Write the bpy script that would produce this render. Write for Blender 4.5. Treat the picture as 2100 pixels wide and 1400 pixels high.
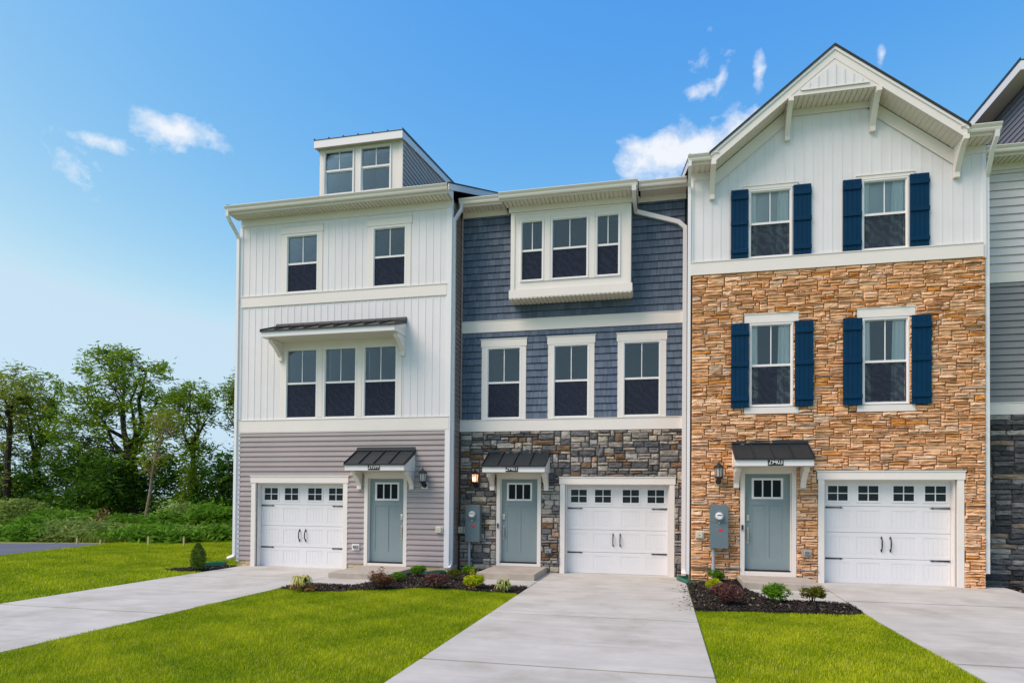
import bpy, math, random
import numpy as np
from mathutils import Vector, Matrix

for o in list(bpy.data.objects): bpy.data.objects.remove(o)
scene = bpy.context.scene
col = scene.collection

# ------------------------------------------------------------------ camera
FPX, YAW, PITCH, ROLL, CY = 1335.194, -0.224622586, 0.0143005586, 0.00863495510, 1003.45356
CAM = np.array([0.0, -15.8, 1.81])
def _rot():
    cy, sy = math.cos(YAW), math.sin(YAW)
    fwd = np.array([sy, cy, 0.]); right = np.array([cy, -sy, 0.]); up = np.array([0, 0, 1.])
    f2 = fwd*math.cos(PITCH)+up*math.sin(PITCH); u2 = up*math.cos(PITCH)-fwd*math.sin(PITCH)
    r3 = right*math.cos(ROLL)+u2*math.sin(ROLL); u3 = u2*math.cos(ROLL)-right*math.sin(ROLL)
    return r3, u3, f2
CR, CU, CF = _rot()
def ray(u, v): return CR*((u-1050)/FPX)-CU*((v-CY)/FPX)+CF
def un(u, v, Y):            # photo pixel -> point on the plane y = Y
    d = ray(u, v); t = (Y-CAM[1])/d[1]; return CAM+t*d
def unz(u, v, Z=0.0):       # photo pixel -> point on the ground
    d = ray(u, v); t = (Z-CAM[2])/d[2]; return CAM+t*d
cam_d = bpy.data.cameras.new('camera'); cam = bpy.data.objects.new('camera', cam_d); col.objects.link(cam)
cam.matrix_world = Matrix(((CR[0], CU[0], -CF[0], CAM[0]), (CR[1], CU[1], -CF[1], CAM[1]), (CR[2], CU[2], -CF[2], CAM[2]), (0, 0, 0, 1)))
cam_d.sensor_width = 36; cam_d.sensor_fit = 'HORIZONTAL'; cam_d.lens = 36*FPX/2100
cam_d.shift_y = (CY-700)/2100; cam_d.clip_end = 3000; cam_d.clip_start = 0.1
scene.camera = cam

# ------------------------------------------------------------------ world, sun, exposure
SUN_EL, SUN_AZ = math.radians(50), math.radians(230)      # azimuth from +Y, clockwise
SUN_DIR = Vector((math.sin(SUN_AZ)*math.cos(SUN_EL), math.cos(SUN_AZ)*math.cos(SUN_EL), math.sin(SUN_EL)))
world = bpy.data.worlds.new('World'); scene.world = world; world.use_nodes = True
def build_world():
    nt = world.node_tree; N = nt.nodes; L = nt.links; N.clear()
    def nd(t, **k):
        n = N.new(t)
        for a, b in k.items(): setattr(n, a, b)
        return n
    out = nd('ShaderNodeOutputWorld'); bg = nd('ShaderNodeBackground'); bg.inputs[1].default_value = 0.15
    sky = nd('ShaderNodeTexSky', sky_type='NISHITA', sun_disc=False, sun_elevation=SUN_EL, sun_rotation=SUN_AZ,
             altitude=0, air_density=1.0, dust_density=1.0, ozone_density=3.0)
    tc = nd('ShaderNodeTexCoord')
    nrm = nd('ShaderNodeVectorMath', operation='NORMALIZE'); L.new(tc.outputs['Generated'], nrm.inputs[0])
    D = nrm.outputs[0]
    def math_(op, a, b=None, c=None, clamp=False):
        n = nd('ShaderNodeMath', operation=op, use_clamp=clamp)
        for i, x in enumerate((a, b, c)):
            if x is None: continue
            if isinstance(x, (int, float)): n.inputs[i].default_value = x
            else: L.new(x, n.inputs[i])
        return n.outputs[0]
    def noise(scale, detail, rough, sx=1, sy=1, sz=1, off=0):
        mp = nd('ShaderNodeMapping'); mp.inputs['Scale'].default_value = (sx, sy, sz); mp.inputs['Location'].default_value = (off, off*.7, off*.3)
        L.new(D, mp.inputs[0])
        n = nd('ShaderNodeTexNoise'); n.inputs['Scale'].default_value = scale; n.inputs['Detail'].default_value = detail; n.inputs['Roughness'].default_value = rough
        n.inputs['Distortion'].default_value = .25
        L.new(mp.outputs[0], n.inputs['Vector']); return n.outputs['Fac']
    n1 = noise(11, 9, .62, 1, 1, 1.5, 1.7); n2 = noise(26, 7, .6, 1, 1, 1.2, 3.1)
    def blob(c, ru, rv, tilt, amp):
        c = Vector(c).normalized(); r = c.cross(Vector((0, 0, 1))).normalized(); u = r.cross(c)
        a = math.cos(tilt); b = math.sin(tilt); r2 = r*a+u*b; u2 = u*a-r*b
        def dot(v):
            n = nd('ShaderNodeVectorMath', operation='DOT_PRODUCT'); L.new(D, n.inputs[0]); n.inputs[1].default_value = v; return n.outputs['Value']
        du = math_('MULTIPLY', dot(r2), 1/ru); dv = math_('MULTIPLY', dot(u2), 1/rv)
        q = math_('ADD', math_('MULTIPLY', du, du), math_('MULTIPLY', dv, dv))
        front = math_('GREATER_THAN', dot(c), 0.0)
        m = math_('SUBTRACT', 1.0, math_('SQRT', q))
        m = math_('MULTIPLY', math_('MAXIMUM', m, -1.0), amp)
        return math_('ADD', math_('MULTIPLY', m, front), math_('MULTIPLY', math_('SUBTRACT', 1.0, front), -1.0))
    def pix(u, v): return tuple(ray(u, v))
    s = 1/FPX
    blobs = [(pix(1390, 312), 120*s, 54*s, .05, 1.25), (pix(1310, 300), 52*s, 26*s, -.3, 1.0), (pix(1500, 275), 70*s, 34*s, .4, 1.0),
             (pix(1425, 130), 36*s, 42*s, .9, .44), (pix(1440, 178), 34*s, 24*s, -.8, .50), (pix(1478, 160), 10*s, 36*s, -.4, .40),
             (pix(372, 274), 96*s, 27*s, .02, .9), (pix(205, 289), 66*s, 17*s, .0, .75), (pix(165, 336), 55*s, 26*s, -.5, .42),
             (pix(1556, 150), 9*s, 28*s, 0, .5), (pix(1808, 115), 6*s, 16*s, 0, .5)]
    for az, el, ru, rv in ((100, 30, .2, .07), (150, 22, .26, .06), (195, 33, .22, .08), (235, 20, .3, .07), (285, 30, .16, .06), (60, 38, .14, .05), (320, 44, .12, .05), (20, 62, .12, .07)):
        a, e = math.radians(az), math.radians(el)
        blobs.append(((math.sin(a)*math.cos(e), math.cos(a)*math.cos(e), math.sin(e)), ru, rv, .1, .9))
    m = None
    for b in blobs:
        x = blob(*b); m = x if m is None else math_('MAXIMUM', m, x)
    nn = math_('ADD', math_('MULTIPLY', math_('SUBTRACT', n1, .5), 1.9), math_('MULTIPLY', math_('SUBTRACT', n2, .5), 1.9))
    dens = math_('MULTIPLY', math_('ADD', m, math_('SUBTRACT', nn, .12)), 1.25, clamp=True)
    dens = math_('MULTIPLY', math_('SMOOTH_MIN', dens, 1.0, .2), .93, clamp=True)
    # keep clouds off where the mask is strongly negative
    gate = math_('MULTIPLY', math_('ADD', m, .45), 2.2, clamp=True)
    dens = math_('MULTIPLY', dens, gate)
    # one grade for the whole sky: clear saturated blue overhead, pale towards the horizon
    sep = nd('ShaderNodeSeparateColor'); L.new(sky.outputs[0], sep.inputs[0]); cmb = nd('ShaderNodeCombineColor')
    ch = [math_('MULTIPLY', math_('POWER', sep.outputs[i], e), k) for i, (k, e) in enumerate(((.53, 2.3), (.95, 1.12), (3.0, .15)))]
    ch[1] = math_('MINIMUM', ch[1], math_('MULTIPLY', ch[2], .84)); ch[0] = math_('MINIMUM', ch[0], math_('MULTIPLY', ch[1], .76))
    for i in range(3): L.new(ch[i], cmb.inputs[i])
    mix = nd('ShaderNodeMix', data_type='RGBA'); L.new(dens, mix.inputs['Factor']); L.new(cmb.outputs[0], mix.inputs['A'])
    mix.inputs['B'].default_value = (4.0, 4.05, 4.2, 1)
    L.new(mix.outputs['Result'], bg.inputs[0]); L.new(bg.outputs[0], out.inputs[0])
build_world()
sun_d = bpy.data.lights.new('sun', 'SUN'); sun_d.energy = 2.3; sun_d.angle = math.radians(38); sun_d.color = (1.0, .775, .66)
sun = bpy.data.objects.new('sun', sun_d); col.objects.link(sun); sun.location = (-10, -20, 30)
sun.rotation_euler = (-SUN_DIR).to_track_quat('-Z', 'Y').to_euler()
vs = scene.view_settings; vs.view_transform = 'Standard'; vs.look = 'None'; vs.exposure = 0.68; vs.gamma = 1; vs.use_curve_mapping = False

# ------------------------------------------------------------------ materials
def mat(name, color, rough=.6, spec=.5, metal=0.0, var=0.0, vscale=3.0, bump=0.0, bscale=40.0, bdist=.01, ramp=None, attr=None, streak=None, blotch=None):
    """principled material; ramp: per-piece colours; attr: (attribute, colour a, colour b); blotch: (colour, scale, lo, hi)"""
    m = bpy.data.materials.new(name); m.use_nodes = True; nt = m.node_tree; N = nt.nodes; L = nt.links
    p = N['Principled BSDF']; p.inputs['Roughness'].default_value = rough; p.inputs['Metallic'].default_value = metal
    p.inputs['Specular IOR Level'].default_value = spec
    p.inputs['Base Color'].default_value = (*color, 1)
    geo = N.new('ShaderNodeNewGeometry'); pos = geo.outputs['Position']; c = None
    def noise(scale, detail=5, rough_=.6, sc=(1, 1, 1)):
        mp = N.new('ShaderNodeMapping'); mp.inputs['Scale'].default_value = sc; L.new(pos, mp.inputs[0])
        n = N.new('ShaderNodeTexNoise'); n.inputs['Scale'].default_value = scale; n.inputs['Detail'].default_value = detail; n.inputs['Roughness'].default_value = rough_
        L.new(mp.outputs[0], n.inputs['Vector']); return n.outputs['Fac']
    def mapr(x, a, b, lo, hi):
        r = N.new('ShaderNodeMapRange'); r.inputs[1].default_value = a; r.inputs[2].default_value = b; r.inputs[3].default_value = lo; r.inputs[4].default_value = hi
        L.new(x, r.inputs[0]); return r.outputs[0]
    if ramp:
        oi = N.new('ShaderNodeObjectInfo'); ad = N.new('ShaderNodeMath'); ad.operation = 'ADD'; L.new(oi.outputs['Random'], ad.inputs[0]); L.new(geo.outputs['Random Per Island'], ad.inputs[1])
        fr = N.new('ShaderNodeMath'); fr.operation = 'FRACT'; L.new(ad.outputs[0], fr.inputs[0])
        cr = N.new('ShaderNodeValToRGB'); cr.color_ramp.interpolation = 'CONSTANT'
        el = cr.color_ramp.elements
        while len(el) > 1: el.remove(el[-1])
        tot = sum(w for w, _ in ramp); acc = 0
        for i, (w, cc) in enumerate(ramp):
            e = el[0] if i == 0 else el.new(acc/tot)
            e.position = acc/tot; e.color = (*cc, 1); acc += w
        L.new(fr.outputs[0], cr.inputs[0]); c = cr.outputs[0]
    if attr:
        at = N.new('ShaderNodeAttribute'); at.attribute_name = attr[0]
        mx = N.new('ShaderNodeMix'); mx.data_type = 'RGBA'; L.new(at.outputs['Fac'], mx.inputs['Factor'])
        mx.inputs['A'].default_value = (*attr[1], 1); mx.inputs['B'].default_value = (*attr[2], 1); c = mx.outputs['Result']
    def mul(c, f):
        mx = N.new('ShaderNodeMix'); mx.data_type = 'RGBA'; mx.blend_type = 'MULTIPLY'; mx.inputs['Factor'].default_value = 1
        if c is None: mx.inputs['A'].default_value = (*color, 1)
        else: L.new(c, mx.inputs['A'])
        cb = N.new('ShaderNodeCombineColor')
        for i in range(3): L.new(f, cb.inputs[i])
        L.new(cb.outputs[0], mx.inputs['B']); return mx.outputs['Result']
    if var: c = mul(c, mapr(noise(vscale), .3, .7, 1-var, 1+var))
    if streak: c = mul(c, mapr(noise(streak[0], 6, .65, streak[1]), .3, .7, 1-streak[2], 1+streak[2]))
    if blotch:
        mx = N.new('ShaderNodeMix'); mx.data_type = 'RGBA'
        L.new(mapr(noise(blotch[1], 6, .6), blotch[2], blotch[3], 0, 1), mx.inputs['Factor'])
        if c is None: mx.inputs['A'].default_value = (*color, 1)
        else: L.new(c, mx.inputs['A'])
        mx.inputs['B'].default_value = (*blotch[0], 1); c = mx.outputs['Result']
    if c is not None: L.new(c, p.inputs['Base Color'])
    if bump:
        b = N.new('ShaderNodeBump'); b.inputs['Strength'].default_value = bump; b.inputs['Distance'].default_value = bdist
        L.new(noise(bscale, 6, .65), b.inputs['Height']); L.new(b.outputs[0], p.inputs['Normal'])
    return m
def glass_mat(name, tint, fres=1.75):
    m = bpy.data.materials.new(name); m.use_nodes = True; nt = m.node_tree; N = nt.nodes; L = nt.links; N.clear()
    o = N.new('ShaderNodeOutputMaterial'); mx = N.new('ShaderNodeMixShader'); t = N.new('ShaderNodeBsdfTransparent'); g = N.new('ShaderNodeBsdfGlossy')
    t.inputs[0].default_value = (*tint, 1); g.inputs[0].default_value = (.74, .86, .92, 1); g.inputs['Roughness'].default_value = .015
    fr = N.new('ShaderNodeFresnel'); fr.inputs[0].default_value = fres
    no = N.new('ShaderNodeTexNoise'); no.inputs['Scale'].default_value = .9; no.inputs['Detail'].default_value = 2
    gp = N.new('ShaderNodeNewGeometry'); L.new(gp.outputs['Position'], no.inputs['Vector'])
    b = N.new('ShaderNodeBump'); b.inputs['Strength'].default_value = .06; b.inputs['Distance'].default_value = .05; L.new(no.outputs[0], b.inputs['Height'])
    L.new(b.outputs[0], g.inputs['Normal'])
    L.new(fr.outputs[0], mx.inputs[0]); L.new(t.outputs[0], mx.inputs[1]); L.new(g.outputs[0], mx.inputs[2]); L.new(mx.outputs[0], o.inputs[0])
    return m
def screen_mat(name, lo, hi):
    m = bpy.data.materials.new(name); m.use_nodes = True; nt = m.node_tree; N = nt.nodes; L = nt.links; N.clear()
    o = N.new('ShaderNodeOutputMaterial'); mx = N.new('ShaderNodeMixShader'); t = N.new('ShaderNodeBsdfTransparent'); d = N.new('ShaderNodeBsdfDiffuse')
    gp = N.new('ShaderNodeNewGeometry')
    w = N.new('ShaderNodeTexWave'); w.inputs['Scale'].default_value = 2.6; w.inputs['Distortion'].default_value = 9; w.inputs['Detail'].default_value = 2.5; w.inputs['Detail Scale'].default_value = 1.6  # wavy bands paint the mesh's moiré shimmer into its opacity
    w.bands_direction = 'DIAGONAL'
    L.new(gp.outputs['Position'], w.inputs['Vector'])
    mr = N.new('ShaderNodeMapRange'); mr.inputs[3].default_value = lo; mr.inputs[4].default_value = hi; L.new(w.outputs['Fac'], mr.inputs[0])
    d.inputs[0].default_value = (.034, .042, .066, 1)
    L.new(mr.outputs[0], mx.inputs[0]); L.new(t.outputs[0], mx.inputs[1]); L.new(d.outputs[0], mx.inputs[2]); L.new(mx.outputs[0], o.inputs[0])
    return m
def emis(name, color, strength):
    m = bpy.data.materials.new(name); m.use_nodes = True; p = m.node_tree.nodes['Principled BSDF']
    p.inputs['Base Color'].default_value = (*color, 1); p.inputs['Emission Color'].default_value = (*color, 1); p.inputs['Emission Strength'].default_value = strength
    return m
M = dict(
    trim=mat('white_trim', (.78, .745, .70), .45, var=.02, vscale=2),
    siding_white=mat('white_siding', (.73, .73, .745), .55, var=.03, vscale=1.5, streak=(7, (1, 1, .05), .03), bump=.15, bscale=150, bdist=.002),
    siding_grey=mat('taupe_siding', (.385, .335, .335), .5, var=.05, vscale=2, bump=.2, bscale=120, bdist=.002, ramp=[(1, (.40, .35, .35)), (1, (.385, .335, .335)), (1, (.37, .325, .325))]),
    siding_brown=mat('brown_siding', (.26, .21, .195), .55, var=.05),
    shingle=mat('blue_shingle', (.1, .13, .18), .65, bump=.5, bscale=90, bdist=.004, streak=(40, (1, 1, .08), .16),
                ramp=[(2, (.082, .122, .185)), (2, (.095, .138, .205)), (2, (.070, .107, .165)), (1, (.105, .150, .215))]),
    dark_back=mat('shade_line_sheathing', (.02, .021, .024), .9),  # near-black so course gaps read as painted shadow lines
    grey_back=mat('grey_sheathing', (.25, .24, .24), .9), white_back=mat('white_sheathing', (.6, .6, .6), .8),
    lap_light=mat('light_grey_siding', (.66, .64, .64), .55, var=.04), lap_dark=mat('mid_grey_siding', (.25, .25, .255), .6, var=.06, streak=(30, (.1, 1, 1), .06)),
    slate_side=mat('slate_siding', (.22, .235, .28), .55, var=.04),
    mortar_tan=mat('tan_mortar', (.13, .07, .03), .95, var=.2, vscale=20), mortar_grey=mat('grey_mortar', (.12, .115, .105), .95, var=.2, vscale=20),
    stone_tan=mat('tan_ledgestone', (.5, .32, .18), .85, spec=.25, var=.16, vscale=9, bump=1.0, bscale=34, bdist=.03, blotch=((.10, .075, .06), 2.6, .66, .82),
                  ramp=[(5, (.82, .485, .255)), (5, (.88, .56, .335)), (4, (.78, .435, .215)), (3, (.92, .64, .42)), (2, (.80, .49, .295)), (2, (.72, .385, .18)), (.8, (.55, .35, .21)), (.7, (.74, .33, .08)), (1.2, (.66, .49, .36))]),
    stone_grey=mat('mixed_grey_stone', (.3, .29, .27), .85, spec=.25, var=.28, vscale=9, bump=1.0, bscale=32, bdist=.03,
                   ramp=[(4, (.17, .17, .175)), (3, (.115, .117, .125)), (4, (.40, .375, .34)), (3, (.48, .425, .35)), (3, (.31, .285, .255)), (2.4, (.20, .13, .078)), (2.5, (.44, .42, .39)), (1.2, (.44, .29, .20)), (2, (.26, .235, .21))]),
    stone_slate=mat('dark_slate_stone', (.1, .1, .105), .8, spec=.3, var=.3, vscale=10, bump=1.0, bscale=30, bdist=.03,
                    ramp=[(3, (.085, .087, .095)), (4, (.15, .15, .155)), (3, (.25, .245, .24)), (3, (.36, .35, .335)), (1, (.30, .23, .18)), (2, (.055, .057, .065))]),
    cream_brick=mat('cream_foundation_brick', (.55, .45, .28), .85, var=.1, vscale=14, bump=.5, bscale=60, bdist=.006, ramp=[(1, (.58, .47, .29)), (1, (.53, .42, .25)), (1, (.62, .51, .34))]),
    cream_mortar=mat('cream_mortar', (.30, .25, .17), .9),
    shutter=mat('navy_shutter', (.0008, .032, .082), .6, spec=.12, var=.08, vscale=6, bump=.2, bscale=80, bdist=.002),
    vinyl=mat('white_vinyl_frame', (.80, .80, .80), .35),
    door=mat('blue_grey_door', (.225, .295, .31), .5, spec=.3, var=.03), garage=mat('garage_white', (.74, .745, .76), .45, var=.015, bump=.1, bscale=120, bdist=.002),
    black=mat('black_hardware', (.012, .012, .014), .45), metal_roof=mat('black_metal_roof', (.018, .026, .031), .45, spec=.35, var=.06, vscale=3),
    shingle_roof=mat('roof_shingle', (.035, .033, .032), .9, var=.3, vscale=30, bump=.5, bscale=60),
    gutter=mat('gutter_white', (.75, .715, .66), .4), downspout=mat('downspout_white', (.78, .78, .79), .35),
    soffit=mat('soffit_cream', (.71, .66, .575), .5), nickel=mat('satin_nickel', (.6, .58, .54), .3, metal=1), rubber=mat('dark_gap', (.015, .015, .015), .9),
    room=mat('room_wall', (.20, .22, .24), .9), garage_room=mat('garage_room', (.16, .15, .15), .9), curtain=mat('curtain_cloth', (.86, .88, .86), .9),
    glass=glass_mat('window_glass', (.965, .985, .99), 1.6), glass_dark=glass_mat('dark_glass', (.45, .48, .48), 1.25), screen=screen_mat('insect_screen', .55, .92), screen_thin=screen_mat('fine_insect_screen', .25, .48),
    concrete=mat('concrete', (.475, .468, .432), .85, spec=.3, var=.10, vscale=1.3, streak=(5, (.12, 1, 1), .08), bump=.15, bscale=220, bdist=.003, blotch=((.35, .33, .285), .9, .50, .74)),
    concrete_step=mat('step_concrete', (.40, .36, .305), .85, spec=.3, var=.12, vscale=3, bump=.25, bscale=150, bdist=.004, blotch=((.32, .29, .25), 5, .55, .75)),
    joint=mat('joint_dark', (.05, .046, .04), .95),
    asphalt=mat('asphalt', (.10, .105, .135), .8, var=.12, vscale=.6, bump=.2, bscale=120), mulch=mat('mulch', (.014, .011, .009), .95, var=.5, vscale=18, bump=1, bscale=45, bdist=.04),
    chips=mat('mulch_chip', (.03, .02, .014), .95, ramp=[(5, (.012, .010, .008)), (4, (.022, .016, .012)), (2, (.045, .03, .02)), (.5, (.16, .12, .08)), (.25, (.35, .29, .2))]),
    soil_grass=mat('lawn_soil', (.13, .20, .012), .95, var=.3, vscale=1.2, streak=(14, (1, 1, 1), .25), bump=.6, bscale=30, bdist=.03),
    teal=mat('green_plastic', (.008, .13, .085), .4), meter=mat('meter_grey', (.13, .185, .21), .45, var=.04), meter_glass=mat('meter_face', (.75, .77, .77), .25), red=mat('red_sticker', (.65, .02, .03), .5),
    conduit=mat('conduit_grey', (.36, .40, .44), .45), cream=mat('cream_plastic', (.62, .58, .46), .45), lamp_glass=mat('frosted_glass', (.42, .42, .42), .3), lamp_lit=emis('lit_glass', (1.0, .52, .28), .55), bulb=emis('lit_bulb', (1.0, .62, .30), 6),
    sign=mat('sign_black', (.008, .008, .012), .35), digit=mat('sign_digit', (.85, .85, .84), .4), drip=mat('flashing', (.22, .22, .23), .35, metal=.6),
    bark=mat('bark', (.035, .027, .02), .95, var=.3, vscale=6, bump=.8, bscale=14, bdist=.03), bark_pale=mat('pale_bark', (.24, .18, .12), .95, var=.25, vscale=5, bump=.6, bscale=14, bdist=.03), stake=mat('pale_stake', (.42, .38, .2), .9),
)
def leaf_mat(name, a, b, trans=.35):
    m = mat(name, a, .75, spec=.12, attr=('tint', a, b)); nt = m.node_tree; N = nt.nodes; L = nt.links
    p = N['Principled BSDF']; t = N.new('ShaderNodeBsdfTranslucent'); mx = N.new('ShaderNodeMixShader'); mx.inputs[0].default_value = trans
    L.new(p.inputs['Base Color'].links[0].from_socket, t.inputs[0]); L.new(p.outputs[0], mx.inputs[1]); L.new(t.outputs[0], mx.inputs[2])
    L.new(mx.outputs[0], N['Material Output'].inputs[0]); return m
LM = dict(
    grass=leaf_mat('grass_blade', (.20, .32, .003), (.54, .60, .02), .3), weeds=leaf_mat('weed_leaf', (.10, .20, .015), (.30, .36, .06), .35),
    tree=leaf_mat('tree_leaf', (.045, .125, .006), (.28, .42, .025), .42), tree_dark=leaf_mat('dark_tree_leaf', (.018, .075, .006), (.09, .20, .015), .3), tree_olive=leaf_mat('olive_tree_leaf', (.15, .22, .02), (.34, .40, .06), .5),  # tree_leaf: dark end of the tint paints crown shading into the leaves
    shrub=leaf_mat('shrub_leaf', (.07, .19, .012), (.17, .34, .025)), shrub_pale=leaf_mat('pale_shrub_leaf', (.13, .22, .04), (.30, .38, .10)),
    box=leaf_mat('boxwood_leaf', (.05, .16, .006), (.16, .33, .015)), lime=leaf_mat('lime_leaf', (.26, .38, .006), (.58, .62, .02)), olive=leaf_mat('olive_leaf', (.07, .09, .006), (.18, .19, .02)),
    purple=leaf_mat('purple_leaf', (.06, .022, .02), (.22, .11, .095), .15), brown=leaf_mat('bronze_leaf', (.08, .032, .016), (.24, .13, .075), .15), yellow=leaf_mat('yellow_blade', (.38, .38, .05), (.62, .60, .22), .25),
    striped=leaf_mat('striped_blade', (.22, .32, .03), (.55, .55, .25), .25), arb=leaf_mat('arborvitae_leaf', (.06, .13, .015), (.16, .25, .04), .3), flower=leaf_mat('pink_flower', (.55, .17, .12), (.65, .25, .22), .2), dry=leaf_mat('dry_blade', (.40, .34, .09), (.62, .56, .22), .2), straw=leaf_mat('straw', (.16, .08, .03), (.30, .17, .07), .1))

# ------------------------------------------------------------------ mesh helpers
WL = {}
class MB:
    def __init__(s): s.v = []; s.f = []
    def add(s, vs, fs):
        n = len(s.v); s.v += [tuple(v) for v in vs]; s.f += [tuple(i+n for i in f) for f in fs]; return s
    def box(s, x0, x1, y0, y1, z0, z1):
        return s.add([(x0, y0, z0), (x1, y0, z0), (x1, y1, z0), (x0, y1, z0), (x0, y0, z1), (x1, y0, z1), (x1, y1, z1), (x0, y1, z1)],
                     [(0, 3, 2, 1), (4, 5, 6, 7), (0, 1, 5, 4), (1, 2, 6, 5), (2, 3, 7, 6), (3, 0, 4, 7)])
    def prism(s, poly, axis, a0, a1):
        def P(p, a): return {'x': (a, p[0], p[1]), 'y': (p[0], a, p[1]), 'z': (p[0], p[1], a)}[axis]
        n = len(poly)
        return s.add([P(p, a0) for p in poly]+[P(p, a1) for p in poly],
                     [tuple(range(n))[::-1], tuple(range(n, 2*n))]+[(i, (i+1) % n, n+(i+1) % n, n+i) for i in range(n)])
    def ring(s, x0, x1, z0, z1, w, y0, y1, wb=None, wt=None):     # picture frame in an XZ plane
        wb = w if wb is None else wb; wt = w if wt is None else wt
        s.box(x0, x0+w, y0, y1, z0, z1); s.box(x1-w, x1, y0, y1, z0, z1)
        s.box(x0+w, x1-w, y0, y1, z0, z0+wb); s.box(x0+w, x1-w, y0, y1, z1-wt, z1); return s
    def tube(s, path, radii, n=6, cap=True):
        path = [Vector(p) for p in path]
        if not hasattr(radii, '__len__'): radii = [radii]*len(path)
        b = len(s.v); prev = None
        for i, p in enumerate(path):
            t = (path[min(i+1, len(path)-1)]-path[max(i-1, 0)]).normalized()
            a = Vector((0, 0, 1)) if abs(t.z) < .9 else Vector((0, 1, 0))
            if prev is not None: a = prev
            e1 = (a-t*a.dot(t)).normalized(); e2 = t.cross(e1); prev = e1
            for k in range(n):
                an = 2*math.pi*k/n; s.v.append(tuple(p+(e1*math.cos(an)+e2*math.sin(an))*radii[i]))
        for i in range(len(path)-1):
            for k in range(n):
                s.f.append((b+i*n+k, b+i*n+(k+1) % n, b+(i+1)*n+(k+1) % n, b+(i+1)*n+k))
        if cap: s.f.append(tuple(b+k for k in range(n))[::-1]); s.f.append(tuple(b+(len(path)-1)*n+k for k in range(n)))
        return s
    def rtube(s, path, w, d, side):        # rectangular pipe; side = vector across the width
        path = [Vector(p) for p in path]; side = Vector(side); b = len(s.v)
        for i, p in enumerate(path):
            t0 = (path[i]-path[i-1]).normalized() if i else None; t1 = (path[i+1]-path[i]).normalized() if i+1 < len(path) else None
            t = (t0+t1).normalized() if t0 and t1 else (t0 or t1)
            e1 = (side-t*side.dot(t)).normalized(); e2 = t.cross(e1)
            for a, c in ((-1, -1), (1, -1), (1, 1), (-1, 1)): s.v.append(tuple(p+e1*a*w/2+e2*c*d/2))
        for i in range(len(path)-1):
            for k in range(4): s.f.append((b+i*4+k, b+i*4+(k+1) % 4, b+(i+1)*4+(k+1) % 4, b+(i+1)*4+k))
        s.f.append((b+3, b+2, b+1, b)); e = b+(len(path)-1)*4; s.f.append((e, e+1, e+2, e+3)); return s
    def lathe(s, prof, c, axis='z', n=16):      # prof: (radius, height)
        b = len(s.v)
        for r, h in prof:
            for k in range(n):
                a = 2*math.pi*k/n; q = (r*math.cos(a), r*math.sin(a))
                s.v.append({'z': (c[0]+q[0], c[1]+q[1], c[2]+h), 'y': (c[0]+q[0], c[1]+h, c[2]+q[1])}[axis])
        for i in range(len(prof)-1):
            for k in range(n): s.f.append((b+i*n+k, b+i*n+(k+1) % n, b+(i+1)*n+(k+1) % n, b+(i+1)*n+k))
        s.f.append(tuple(b+k for k in range(n))[::-1]); e = b+(len(prof)-1)*n; s.f.append(tuple(e+k for k in range(n))); return s
    def build(s, name, m, parent=None, smooth=False, bevel=0, **tags):
        v = np.array(s.v, float); lo = v.min(0); hi = v.max(0); o = np.array([(lo[0]+hi[0])/2, (lo[1]+hi[1])/2, lo[2]])
        me = bpy.data.meshes.new(name); me.from_pydata((v-o).tolist(), [], s.f); me.update()
        if smooth: me.polygons.foreach_set('use_smooth', [True]*len(me.polygons))
        return link(name, me, m, o, parent, bevel, **tags)
def link(name, me, m, o, parent=None, bevel=0, **tags):
    if m is not None: me.materials.append(m)
    ob = bpy.data.objects.new(name, me); col.objects.link(ob); WL[ob.name] = np.array(o, float)
    if parent is not None: ob.parent = parent; ob.location = tuple(WL[ob.name]-WL[parent.name])
    else: ob.location = tuple(o)
    if bevel:
        b = ob.modifiers.new('bevel', 'BEVEL'); b.width = bevel; b.segments = 2; b.limit_method = 'ANGLE'
    for k, x in tags.items(): ob[k] = x
    return ob
def thing(name, loc, label, cat, group=None, **tags):
    e = bpy.data.objects.new(name, None); e.empty_display_size = .2; col.objects.link(e); e.location = tuple(loc); WL[e.name] = np.array(loc, float)
    e['label'] = label; e['category'] = cat
    if group: e['group'] = group
    for k, x in tags.items(): e[k] = x
    return e
def quads(name, V, tint, m, parent=None, F=None, **tags):      # many small quads; V (n,4,3)
    n = len(V); pts = V.reshape(-1, 3); lo = pts.min(0); hi = pts.max(0); o = np.array([(lo[0]+hi[0])/2, (lo[1]+hi[1])/2, lo[2]])
    k = V.shape[1]
    me = bpy.data.meshes.new(name); me.vertices.add(n*k); me.vertices.foreach_set('co', (pts-o).astype(np.float32).ravel())
    faces = F or [tuple(range(k))]
    idx = np.concatenate([np.array(f) for f in faces]); sizes = [len(f) for f in faces]
    loops = (np.arange(n)[:, None]*k+idx[None, :]).ravel(); me.loops.add(len(loops)); me.loops.foreach_set('vertex_index', loops.astype(np.int32))
    ls = np.tile(np.array(sizes), n); st = np.concatenate([[0], np.cumsum(ls)[:-1]])
    me.polygons.add(len(ls)); me.polygons.foreach_set('loop_start', st.astype(np.int32)); me.polygons.foreach_set('loop_total', ls.astype(np.int32))
    at = me.attributes.new('tint', 'FLOAT', 'POINT'); at.data.foreach_set('value', np.repeat(tint, k).astype(np.float32))
    me.update(calc_edges=True); me.validate()
    return link(name, me, m, o, parent, **tags)
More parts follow.
